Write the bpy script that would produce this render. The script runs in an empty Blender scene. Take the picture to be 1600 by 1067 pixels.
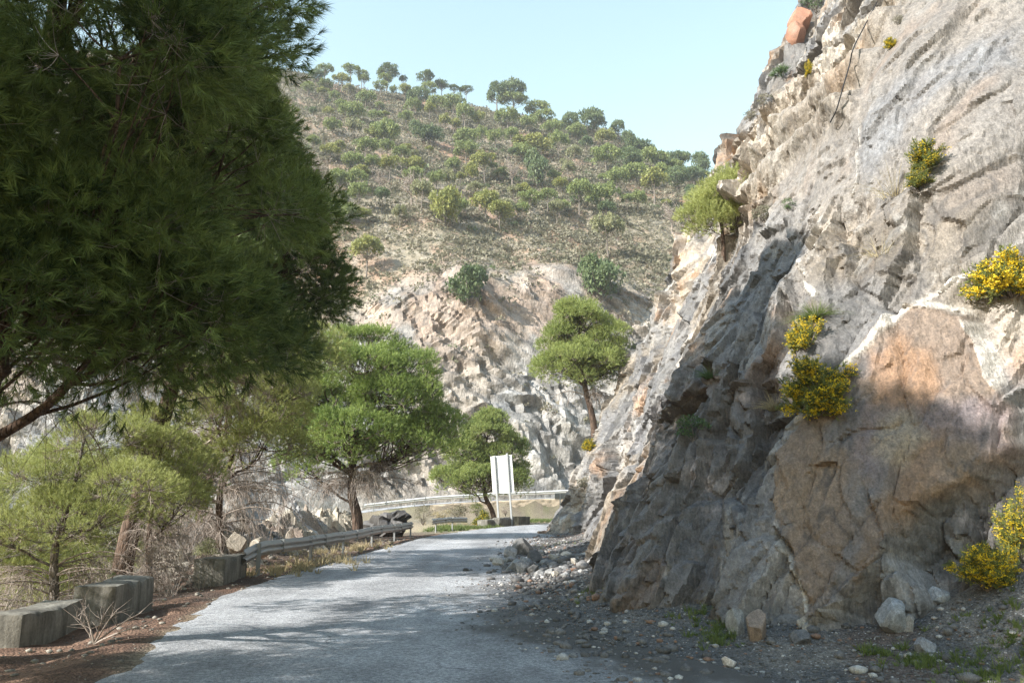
import bpy, math, random
import numpy as np
from mathutils import Vector, Matrix
from mathutils.bvhtree import BVHTree

# ---------------------------------------------------------------- camera, sky, sun, exposure
SC = bpy.context.scene
COL = SC.collection
F_PX, CX, CY, HOR = 1280.0, 800.0, 533.5, 783.0
CAM_H = 1.6
PITCH = math.atan((HOR - CY) / F_PX)
cam = bpy.data.cameras.new('camera')
cam.sensor_width = 36.0
cam.lens = 36.0 * F_PX / 1600.0
cam.clip_start = 0.05
cam.clip_end = 3000
cam_o = bpy.data.objects.new('camera', cam)
cam_o.location = (0, 0, CAM_H)
cam_o.rotation_euler = (math.pi / 2 + PITCH, 0, 0)
COL.objects.link(cam_o)
SC.camera = cam_o

SUN_EL = math.radians(35)
SUN_BACK = math.radians(30)            # how far behind the camera's left the sun stands
sdir = Vector((-math.cos(SUN_BACK) * math.cos(SUN_EL), -math.sin(SUN_BACK) * math.cos(SUN_EL), math.sin(SUN_EL)))
sl = bpy.data.lights.new('sun', 'SUN')
sl.energy = 4.5
sl.angle = math.radians(0.55)
sl.color = (1.0, 0.965, 0.90)
so = bpy.data.objects.new('sun', sl)
so.rotation_euler = sdir.to_track_quat('Z', 'Y').to_euler()
COL.objects.link(so)

W = bpy.data.worlds.new("World")
SC.world = W
W.use_nodes = True
wn = W.node_tree
wn.nodes.clear()
sky = wn.nodes.new('ShaderNodeTexSky')
sky.sky_type = 'NISHITA'
sky.sun_disc = False
sky.sun_elevation = SUN_EL
sky.sun_rotation = math.atan2(sdir.x, sdir.y)
sky.altitude = 0
sky.air_density = 2.5
sky.dust_density = 0.3
sky.ozone_density = 2.2
bg = wn.nodes.new('ShaderNodeBackground')
bg.inputs['Strength'].default_value = 0.112
wo = wn.nodes.new('ShaderNodeOutputWorld')
wn.links.new(sky.outputs[0], bg.inputs[0])
wn.links.new(bg.outputs[0], wo.inputs[0])

SC.view_settings.view_transform = 'Standard'
SC.view_settings.look = 'None'
SC.view_settings.gamma = 1.0
SC.view_settings.exposure = 1.43
SC.render.engine = 'CYCLES'
SC.cycles.use_denoising = True
SC.cycles.denoising_prefilter = 'NONE'
SC.cycles.denoising_input_passes = 'RGB_ALBEDO_NORMAL'
SC.cycles.use_adaptive_sampling = False
SC.cycles.max_bounces = 6
SC.cycles.diffuse_bounces = 3
SC.cycles.transparent_max_bounces = 8
SC.cycles.sample_clamp_indirect = 3.0

# ---------------------------------------------------------------- numeric helpers
def rng_(seed):
    return np.random.default_rng(seed)

def _hash(ix, iy, iz, seed):
    h = (ix.astype(np.int64) * 374761393 + iy.astype(np.int64) * 668265263 + iz.astype(np.int64) * 2147483647 + seed * 1274126177) & 0xffffffff
    h = ((h ^ (h >> 13)) * 1274126177) & 0xffffffff
    h = ((h ^ (h >> 16)) * 2246822519) & 0xffffffff
    h = h ^ (h >> 15)
    return (h & 0xffffff) / float(0x1000000)

def vnoise(x, y, z=None, seed=0):
    x = np.asarray(x, float); y = np.asarray(y, float)
    z = np.zeros_like(x) if z is None else np.asarray(z, float)
    ix, iy, iz = np.floor(x), np.floor(y), np.floor(z)
    fx, fy, fz = x - ix, y - iy, z - iz
    fx = fx * fx * (3 - 2 * fx); fy = fy * fy * (3 - 2 * fy); fz = fz * fz * (3 - 2 * fz)
    flat = not np.any(fz)
    def layer(k):
        a = _hash(ix, iy, iz + k, seed); b = _hash(ix + 1, iy, iz + k, seed)
        c = _hash(ix, iy + 1, iz + k, seed); d = _hash(ix + 1, iy + 1, iz + k, seed)
        return (a + (b - a) * fx) * (1 - fy) + (c + (d - c) * fx) * fy
    l0 = layer(0)
    if flat:
        return l0 * 2 - 1
    return (l0 + (layer(1) - l0) * fz) * 2 - 1

def fbm(x, y, z=None, octv=4, seed=0, gain=0.5):
    t = 0; a = 1.0; n = 0; f = 1.0
    for i in range(octv):
        t = t + a * vnoise(np.asarray(x) * f + 17.3 * i, np.asarray(y) * f - 9.1 * i, None if z is None else np.asarray(z) * f, seed + i)
        n += a; a *= gain; f *= 2.03
    return t / n

def facet(u, v, seed, step=1.0, tilt=1.0, groove=0.0, jit=0.95, w=0.045, gap=False):
    """blocky relief: every Voronoi cell is a tilted plane, joined by narrow steps; also a random number per cell"""
    iu, iv = np.floor(u), np.floor(v)
    f1 = np.full(u.shape, 1e9); f2 = np.full(u.shape, 1e9)
    h1 = np.zeros(u.shape); h2 = np.zeros(u.shape); r1 = np.zeros(u.shape)
    zz = np.zeros(u.shape)
    for a in (-1, 0, 1):
        for b in (-1, 0, 1):
            cu = iu + a; cv = iv + b
            du = u - (cu + 0.5 + (_hash(cu, cv, zz, seed) - 0.5) * jit)
            dv = v - (cv + 0.5 + (_hash(cu, cv, zz, seed + 7) - 0.5) * jit)
            d = du * du + dv * dv
            h = (_hash(cu, cv, zz, seed + 11) - 0.5) * step + tilt * 2 * ((_hash(cu, cv, zz, seed + 12) - 0.5) * du + (_hash(cu, cv, zz, seed + 13) - 0.5) * dv)
            m = d < f1
            m2 = (~m) & (d < f2)
            h2 = np.where(m, h1, np.where(m2, h, h2)); f2 = np.where(m, f1, np.where(m2, d, f2))
            h1 = np.where(m, h, h1); f1 = np.where(m, d, f1)
            r1 = np.where(m, _hash(cu, cv, zz, seed + 14), r1)
    g = np.sqrt(f2) - np.sqrt(f1)
    k = np.clip(g / w, 0, 1); k = k * k * (3 - 2 * k)
    d = h1 * (0.5 + 0.5 * k) + h2 * (0.5 - 0.5 * k)
    if groove:
        d = d - groove * (1 - smooth(0, 0.12, g))
    if gap: return d, r1, g
    return d, r1

def smooth(a, b, x):
    t = np.clip((np.asarray(x, float) - a) / (b - a), 0, 1)
    return t * t * (3 - 2 * t)

def lerp3(c, col, m):
    return c * (1 - m[..., None]) + np.array(col) * m[..., None]

def ray(px, py):
    u = (px - CX) / F_PX; v = (CY - py) / F_PX
    c, s = math.cos(PITCH), math.sin(PITCH)
    return Vector((u, c - v * s, s + v * c))

def at_depth(px, py, y):
    d = ray(px, py)
    t = y / d.y
    return Vector((d.x * t, y, CAM_H + d.z * t))

def project(P):
    c, s = math.cos(PITCH), math.sin(PITCH)
    x, y, z = P[..., 0], P[..., 1], P[..., 2] - CAM_H
    dep = y * c + z * s; up = z * c - y * s
    dep = np.where(dep < 0.1, 0.1, dep)
    return CX + F_PX * x / dep, CY - F_PX * up / dep

def poly_dist(px, py, pts):
    """distance of points to a polyline, plus parameter (segment index + t)"""
    best = np.full(np.shape(px), 1e9); par = np.zeros(np.shape(px))
    for i in range(len(pts) - 1):
        a = np.array(pts[i][:2], float); b = np.array(pts[i + 1][:2], float)
        d = b - a; L2 = max(d @ d, 1e-9)
        t = np.clip(((px - a[0]) * d[0] + (py - a[1]) * d[1]) / L2, 0, 1)
        q = np.hypot(px - a[0] - t * d[0], py - a[1] - t * d[1])
        m = q < best
        best = np.where(m, q, best); par = np.where(m, i + t, par)
    return best, par

def in_poly(x, y, pts):
    r = np.zeros(np.shape(x), bool)
    n = len(pts)
    for i in range(n):
        x0, y0 = pts[i]; x1, y1 = pts[(i + 1) % n]
        c = ((y0 > y) != (y1 > y)) & (x < (x1 - x0) * (y - y0) / ((y1 - y0) if y1 != y0 else 1e-9) + x0)
        r ^= c
    return r

def catmull(pts, n):
    """n samples per segment through the points"""
    P = [np.array(p, float) for p in pts]
    P = [2 * P[0] - P[1]] + P + [2 * P[-1] - P[-2]]
    out = []
    for i in range(1, len(P) - 2):
        for k in range(n):
            t = k / n
            a, b, c, d = P[i - 1], P[i], P[i + 1], P[i + 2]
            out.append(0.5 * (2 * b + (c - a) * t + (2 * a - 5 * b + 4 * c - d) * t * t + (3 * b - a - 3 * c + d) * t ** 3))
    out.append(P[-2])
    return np.array(out)

# ---------------------------------------------------------------- object helpers
def mesh_np(name, V, Fs, mat=None, smooth_=False, attrs=None):
    V = np.asarray(V, dtype=np.float32)
    Fs = [np.asarray(f, dtype=np.int32) for f in (Fs if isinstance(Fs, (list, tuple)) else [Fs]) if len(f)]
    me = bpy.data.meshes.new(name)
    me.vertices.add(len(V))
    me.vertices.foreach_set('co', V.ravel())
    tot = sum(f.size for f in Fs); np_ = sum(len(f) for f in Fs)
    me.loops.add(tot); me.polygons.add(np_)
    me.loops.foreach_set('vertex_index', np.concatenate([f.ravel() for f in Fs]))
    starts = []; o = 0
    for f in Fs:
        starts.append(o + np.arange(len(f)) * f.shape[1]); o += f.size
    me.polygons.foreach_set('loop_start', np.concatenate(starts).astype(np.int32))
    if smooth_:
        me.polygons.foreach_set('use_smooth', np.ones(np_, dtype=bool))
    me.update(calc_edges=True)
    for k, a in (attrs or {}).items():
        a = np.asarray(a, dtype=np.float32)
        if a.ndim == 1:
            at = me.attributes.new(k, 'FLOAT', 'POINT'); at.data.foreach_set('value', a)
        else:
            if a.shape[1] == 3:
                a = np.concatenate([a, np.ones((len(a), 1), np.float32)], 1)
            at = me.attributes.new(k, 'FLOAT_COLOR', 'POINT'); at.data.foreach_set('color', a.ravel())
    if mat: me.materials.append(mat)
    return me

def link(name, me, parent=None):
    o = bpy.data.objects.new(name, me)
    COL.objects.link(o)
    if parent: o.parent = parent
    return o

def tag(o, label=None, cat=None, group=None, kind=None):
    if label: o['label'] = label
    if cat: o['category'] = cat
    if group: o['group'] = group
    if kind: o['kind'] = kind
    return o

def thing(name, label, cat, loc=(0, 0, 0), group=None, rz=0.0):
    o = bpy.data.objects.new(name, None)
    o.empty_display_size = 0.2
    COL.objects.link(o)
    o.location = loc; o.rotation_euler = (0, 0, rz)
    return tag(o, label, cat, group)

def copy_tree(root):
    r = root.copy(); COL.objects.link(r)
    for ch in list(root.children):
        c = ch.copy(); COL.objects.link(c); c.parent = r
        for g in list(ch.children):
            d = g.copy(); COL.objects.link(d); d.parent = c
    return r

def grid_faces(nu, nv, flip=False):
    i = np.arange(nu - 1)[:, None] * nv + np.arange(nv - 1)[None, :]
    i = i.ravel()
    f = np.stack([i, i + nv, i + nv + 1, i + 1], 1)
    return f[:, ::-1] if flip else f

class Tubes:
    def __init__(self): self.V = []; self.F = []; self.n = 0; self.T = []
    def add(self, pts, radii, sides=5, tint=0.5):
        pts = np.asarray(pts, float); radii = np.asarray(radii, float)
        n = len(pts)
        d = np.gradient(pts, axis=0)
        d /= np.linalg.norm(d, axis=1)[:, None] + 1e-9
        ref = np.array([0.31, 0.87, 0.12]) if abs(d[0, 2]) > 0.7 else np.array([0, 0, 1.0])
        a = np.cross(d, ref); a /= np.linalg.norm(a, axis=1)[:, None] + 1e-9
        b = np.cross(d, a)
        th = np.arange(sides) * 2 * math.pi / sides
        ring = pts[:, None, :] + radii[:, None, None] * (a[:, None, :] * np.cos(th)[None, :, None] + b[:, None, :] * np.sin(th)[None, :, None])
        self.V.append(ring.reshape(-1, 3))
        self.T.append(np.full(n * sides, tint))
        i = np.arange(n - 1)[:, None] * sides; j = np.arange(sides)[None, :]; k = (j + 1) % sides
        self.F.append(np.stack([(i + j), (i + k), (i + sides + k), (i + sides + j)], -1).reshape(-1, 4) + self.n)
        self.n += n * sides
    def mesh(self, name, mat):
        return mesh_np(name, np.concatenate(self.V), np.concatenate(self.F), mat, True, {'tint': np.concatenate(self.T)})

class MB:
    """boxes and prisms collected into one mesh"""
    def __init__(self): self.bm = None; self.V = []; self.F = []
    def box(self, x0, x1, y0, y1, z0, z1):
        b = len(self.V)
        self.V += [(x0, y0, z0), (x1, y0, z0), (x1, y1, z0), (x0, y1, z0), (x0, y0, z1), (x1, y0, z1), (x1, y1, z1), (x0, y1, z1)]
        for f in ((0, 3, 2, 1), (4, 5, 6, 7), (0, 1, 5, 4), (1, 2, 6, 5), (2, 3, 7, 6), (3, 0, 4, 7)):
            self.F.append(tuple(b + i for i in f))
    def build(self, name, mat, parent=None, bevel=0.0):
        me = bpy.data.meshes.new(name)
        me.from_pydata(self.V, [], self.F)
        me.materials.append(mat)
        o = link(name, me, parent)
        if bevel:
            m = o.modifiers.new('bevel', 'BEVEL'); m.width = bevel; m.segments = 2
        return o

# ---------------------------------------------------------------- materials
def new_mat(name):
    m = bpy.data.materials.new(name); m.use_nodes = True
    nt = m.node_tree; nt.nodes.clear()
    out = nt.nodes.new('ShaderNodeOutputMaterial')
    p = nt.nodes.new('ShaderNodeBsdfPrincipled')
    p.inputs['Roughness'].default_value = 0.85
    p.inputs['Specular IOR Level'].default_value = 0.25
    nt.links.new(p.outputs[0], out.inputs[0])
    return m, nt, p, out

def N(nt, typ, **kw):
    n = nt.nodes.new(typ)
    for k, v in kw.items():
        if k.startswith('i_'):
            n.inputs[int(k[2:])].default_value = v
        else:
            setattr(n, k, v)
    return n

def noise(nt, vec, scale, detail=4, rough=0.55, typ=None):
    n = nt.nodes.new('ShaderNodeTexNoise')
    n.inputs['Scale'].default_value = scale; n.inputs['Detail'].default_value = detail; n.inputs['Roughness'].default_value = rough
    nt.links.new(vec, n.inputs['Vector'])
    return n

def voro(nt, vec, scale, feat='F1'):
    n = nt.nodes.new('ShaderNodeTexVoronoi'); n.feature = feat
    n.inputs['Scale'].default_value = scale
    nt.links.new(vec, n.inputs['Vector'])
    return n

def ramp(nt, fac, stops):
    r = nt.nodes.new('ShaderNodeValToRGB')
    e = r.color_ramp.elements
    while len(e) < len(stops): e.new(0.5)
    for el, (p, c) in zip(e, stops):
        el.position = p; el.color = (*c, 1) if len(c) == 3 else (c[0], c[0], c[0], 1)
    nt.links.new(fac, r.inputs[0])
    return r

def mixc(nt, a, b, fac, mode='MIX'):
    m = nt.nodes.new('ShaderNodeMix'); m.data_type = 'RGBA'; m.blend_type = mode
    for sock, v in ((m.inputs[0], fac), (m.inputs[6], a), (m.inputs[7], b)):
        if hasattr(v, 'links') or hasattr(v, 'is_linked'): nt.links.new(v, sock)
        elif isinstance(v, (int, float)): sock.default_value = v
        else: sock.default_value = (*v, 1)
    return m.outputs[2]

def math_(nt, op, a, b=0.5, clamp=False):
    m = nt.nodes.new('ShaderNodeMath'); m.operation = op; m.use_clamp = clamp
    for s, v in ((m.inputs[0], a), (m.inputs[1], b)):
        if hasattr(v, 'is_linked'): nt.links.new(v, s)
        else: s.default_value = v
    return m.outputs[0]

def bump(nt, p, h, strength, dist):
    b = nt.nodes.new('ShaderNodeBump')
    b.inputs['Strength'].default_value = strength; b.inputs['Distance'].default_value = dist
    nt.links.new(h, b.inputs['Height']); nt.links.new(b.outputs[0], p.inputs['Normal'])
    return b

def attr(nt, name):
    a = nt.nodes.new('ShaderNodeAttribute'); a.attribute_name = name
    return a

def coords(nt, kind='Object'):
    return nt.nodes.new('ShaderNodeTexCoord').outputs[kind]

def rock_mat(name, fine, dist, streak=True):
    """vertex colour 'Col' times fine mineral noise, with cracks and a rough bump"""
    m, nt, p, out = new_mat(name)
    co = coords(nt)
    c = attr(nt, 'Col').outputs['Color']
    n1 = noise(nt, co, fine * 2.6, 9, 0.72)
    n2 = noise(nt, co, fine * 12, 5, 0.65)
    r1 = ramp(nt, n1.outputs[0], [(0.3, (0.62,)), (0.5, (1.0,)), (0.7, (1.36,))])
    r2 = ramp(nt, n2.outputs[0], [(0.3, (0.66,)), (0.5, (1.0,)), (0.7, (1.34,))])
    c = mixc(nt, c, r1.outputs[0], 1.0, 'MULTIPLY')
    c = mixc(nt, c, r2.outputs[0], 1.0, 'MULTIPLY')
    mp = nt.nodes.new('ShaderNodeMapping')
    mp.inputs['Rotation'].default_value = (0.3, -0.62, 0.2)
    mp.inputs['Scale'].default_value = (2.6, 1.6, 0.45)
    nt.links.new(co, mp.inputs[0])
    nst = noise(nt, mp.outputs[0], fine * 3.5, 8, 0.7)
    rs = ramp(nt, nst.outputs[0], [(0.32, (0.62,)), (0.5, (1.0,)), (0.7, (1.3,))])
    c = mixc(nt, c, rs.outputs[0], 0.8, 'MULTIPLY')
    # thin cracks
    wv = noise(nt, co, fine * 0.8, 4, 0.6)
    vec = nt.nodes.new('ShaderNodeMix'); vec.data_type = 'VECTOR'
    vec.inputs[0].default_value = 0.28
    nt.links.new(mp.outputs[0], vec.inputs[4]); nt.links.new(wv.outputs['Color'], vec.inputs[5])
    vc = voro(nt, vec.outputs[1], fine * 0.55, 'DISTANCE_TO_EDGE')
    rc = ramp(nt, vc.outputs['Distance'], [(0.0, (0.35,)), (0.012, (0.7,)), (0.035, (1.0,))])
    nm = noise(nt, co, fine * 0.25, 3, 0.6)
    rm = ramp(nt, nm.outputs[0], [(0.48, (0.0,)), (0.66, (0.6,))])
    c = mixc(nt, c, rc.outputs[0], rm.outputs[0], 'MULTIPLY')
    nt.links.new(c, p.inputs['Base Color'])
    h = math_(nt, 'ADD', math_(nt, 'MULTIPLY', n1.outputs[0], 1.0), math_(nt, 'MULTIPLY', nst.outputs[0], 0.8))
    h = math_(nt, 'ADD', h, math_(nt, 'MULTIPLY', n2.outputs[0], 0.3))
    mq = nt.nodes.new('ShaderNodeMapping'); mq.inputs['Rotation'].default_value = (0.3, -0.62, 0.2); mq.inputs['Scale'].default_value = (1.5, 1.0, 0.8)
    nt.links.new(co, mq.inputs[0])
    wq = noise(nt, co, fine * 1.2, 3, 0.6)
    vq = nt.nodes.new('ShaderNodeMix'); vq.data_type = 'VECTOR'; vq.inputs[0].default_value = 0.15
    nt.links.new(mq.outputs[0], vq.inputs[4]); nt.links.new(wq.outputs['Color'], vq.inputs[5])
    va = voro(nt, vq.outputs[1], fine * 1.3); vb = voro(nt, vq.outputs[1], fine * 4.5)
    h = math_(nt, 'ADD', math_(nt, 'MULTIPLY', h, 0.55), math_(nt, 'MULTIPLY', va.outputs['Distance'], -0.75))
    h = math_(nt, 'ADD', h, math_(nt, 'MULTIPLY', vb.outputs['Distance'], -0.25))
    bump(nt, p, h, 1.0, dist)
    p.inputs['Roughness'].default_value = 0.58
    p.inputs['Specular IOR Level'].default_value = 0.4
    return m

def leaf_mat(name, dark, light, trans=0.35, rough=0.55):
    m, nt, p, out = new_mat(name)
    t = attr(nt, 'tint').outputs['Fac']
    r = ramp(nt, t, [(0.0, dark), (1.0, light)])
    nt.links.new(r.outputs[0], p.inputs['Base Color'])
    p.inputs['Roughness'].default_value = rough
    p.inputs['Specular IOR Level'].default_value = 0.35
    tr = nt.nodes.new('ShaderNodeBsdfTranslucent')
    nt.links.new(r.outputs[0], tr.inputs[0])
    mx = nt.nodes.new('ShaderNodeMixShader'); mx.inputs[0].default_value = trans
    nt.links.new(p.outputs[0], mx.inputs[1]); nt.links.new(tr.outputs[0], mx.inputs[2])
    nt.links.new(mx.outputs[0], out.inputs[0])
    return m

def bark_mat(name, a, b, scale=9.0):
    m, nt, p, out = new_mat(name)
    co = coords(nt)
    mp = nt.nodes.new('ShaderNodeMapping'); mp.inputs['Scale'].default_value = (1, 1, 0.3)
    nt.links.new(co, mp.inputs[0])
    n = noise(nt, mp.outputs[0], scale, 6, 0.65)
    v = voro(nt, mp.outputs[0], scale * 1.6, 'DISTANCE_TO_EDGE')
    r = ramp(nt, n.outputs[0], [(0.3, a), (0.7, b)])
    rv = ramp(nt, v.outputs['Distance'], [(0.0, (0.45,)), (0.15, (1.0,))])
    c = mixc(nt, r.outputs[0], rv.outputs[0], 0.8, 'MULTIPLY')
    nt.links.new(c, p.inputs['Base Color'])
    bump(nt, p, math_(nt, 'ADD', n.outputs[0], rv.outputs[0]), 0.8, 0.03)
    p.inputs['Roughness'].default_value = 0.95
    return m

def flat_mat(name, col, rough=0.7, var=0.15, scale=8.0, metal=0.0, bumpd=0.0):
    m, nt, p, out = new_mat(name)
    co = coords(nt)
    n = noise(nt, co, scale, 6, 0.65)
    r = ramp(nt, n.outputs[0], [(0.3, tuple(c * (1 - var) for c in col)), (0.7, tuple(c * (1 + var) for c in col))])
    nt.links.new(r.outputs[0], p.inputs['Base Color'])
    p.inputs['Roughness'].default_value = rough
    p.inputs['Metallic'].default_value = metal
    if bumpd: bump(nt, p, n.outputs[0], 0.7, bumpd)
    return m

M = {}
M['cliff'] = rock_mat('cliff_rock', 3.2, 0.034)
M['far_rock'] = rock_mat('hill_rock', 0.55, 0.22)
M['stone'] = rock_mat('loose_stone', 9.0, 0.012)
M['needle'] = leaf_mat('pine_needles', (0.016, 0.036, 0.010), (0.25, 0.32, 0.09), 0.32)
M['needle_mid'] = leaf_mat('pine_needles_mid', (0.11, 0.17, 0.042), (0.38, 0.46, 0.14), 0.4)
M['needle_yellow'] = leaf_mat('pine_needles_yellowish', (0.17, 0.20, 0.055), (0.50, 0.52, 0.20), 0.42)
M['needle_olive'] = leaf_mat('pine_needles_olive', (0.15, 0.20, 0.055), (0.42, 0.47, 0.17), 0.4)
M['hill_dark'] = leaf_mat('hill_pine_dark', (0.065, 0.105, 0.042), (0.175, 0.22, 0.095))
M['hill_mid'] = leaf_mat('hill_pine_mid', (0.12, 0.165, 0.05), (0.30, 0.34, 0.12))
M['hill_yellow'] = leaf_mat('hill_pine_yellow', (0.15, 0.175, 0.045), (0.36, 0.36, 0.11))
M['hill_pale'] = leaf_mat('hill_pine_pale', (0.17, 0.18, 0.09), (0.34, 0.34, 0.18))
M['dead_twig'] = leaf_mat('dead_twigs', (0.19, 0.15, 0.125), (0.44, 0.375, 0.33), 0.1, 0.9)
M['scrub'] = leaf_mat('scrub_leaves', (0.115, 0.12, 0.07), (0.32, 0.285, 0.215), 0.25, 0.8)
M['gorse_leaf'] = leaf_mat('gorse_spines', (0.085, 0.11, 0.03), (0.22, 0.24, 0.07), 0.3)
M['gorse_flower'] = leaf_mat('gorse_flowers', (0.66, 0.44, 0.015), (0.88, 0.70, 0.05), 0.3)
M['grass'] = leaf_mat('grass_blades', (0.07, 0.105, 0.028), (0.20, 0.245, 0.075), 0.4)
M['dry_grass'] = leaf_mat('dry_grass_blades', (0.27, 0.22, 0.12), (0.52, 0.44, 0.27), 0.35, 0.8)
M['herb'] = leaf_mat('herb_leaves', (0.05, 0.10, 0.035), (0.16, 0.22, 0.10), 0.3)
M['bark'] = bark_mat('pine_bark', (0.045, 0.030, 0.022), (0.17, 0.115, 0.085))
M['bark_grey'] = bark_mat('grey_bark', (0.12, 0.10, 0.085), (0.30, 0.26, 0.225))
M['steel'] = flat_mat('galvanised_steel', (0.33, 0.335, 0.335), 0.5, 0.12, 5.0, 0.3)
M['steel_dark'] = flat_mat('weathered_steel', (0.24, 0.25, 0.25), 0.5, 0.12, 6.0, 0.4)
M['white_paint'] = flat_mat('white_barrier_paint', (0.58, 0.58, 0.57), 0.5, 0.08, 3.0)
M['red_paint'] = flat_mat('red_barrier_paint', (0.55, 0.07, 0.05), 0.5, 0.1, 3.0)
M['black_cable'] = flat_mat('black_cable', (0.02, 0.02, 0.022), 0.6, 0.1)

# ================================================================ CLIFF beside the road
CL_BASE = [(40, 70), (26, 67), (14, 63), (6.5, 57), (3.5, 50), (2.45, 43.5), (2.5, 41), (3.7, 38), (3.8, 33), (2.75, 28.5), (2.5, 25.5),
           (3.4, 23.6), (3.1, 22), (2.15, 20.2), (1.85, 17.5), (1.85, 14.5), (2.15, 11.9), (2.8, 10.3), (4.0, 9.35), (5.6, 8.8), (7.8, 8.2), (10.5, 7.2), (14, 4.5), (18, -2)]
CL_DIR = np.array([0.82, 0.57])

def cl_k(z):
    z = np.asarray(z, float)
    return 0.56 * np.minimum(z, 8) + 0.66 * np.maximum(z - 8, 0)

_cb = catmull(CL_BASE, 24)
_seg = np.hypot(*np.diff(_cb, axis=0).T)
_cs = np.concatenate([[0], np.cumsum(_seg)])
CL_L = _cs[-1]

def cl_base(s):
    return np.stack([np.interp(s, _cs, _cb[:, 0]), np.interp(s, _cs, _cb[:, 1])], -1)

def cl_surface(s, z):
    b = cl_base(s); k = cl_k(z)
    return np.stack([b[..., 0] + CL_DIR[0] * k, b[..., 1] + CL_DIR[1] * k, z], -1)

# coarse copy of the surface, to find where on the rock a feature lies
_ss = np.linspace(0, CL_L, 260); _zz = np.linspace(-0.5, 45, 150)
_S, _Z = np.meshgrid(_ss, _zz, indexing='ij')
_bvh = BVHTree.FromPolygons([tuple(p) for p in cl_surface(_S, _Z).reshape(-1, 3)], [tuple(f) for f in grid_faces(len(_ss), len(_zz))])

def to_sz(px, py):
    h = _bvh.ray_cast(Vector((0, 0, CAM_H)), ray(px, py).normalized())[0]
    if h is None: return None
    k = cl_k(h.z)
    d, par = poly_dist(np.array([h.x - CL_DIR[0] * k]), np.array([h.y - CL_DIR[1] * k]), _cb)
    i = int(par[0]); f = par[0] - i
    return (_cs[i] + f * (_cs[min(i + 1, len(_cs) - 1)] - _cs[i]), h.z)

def sz_poly(pts):
    return [q for q in (to_sz(*p) for p in pts) if q is not None]

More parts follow.
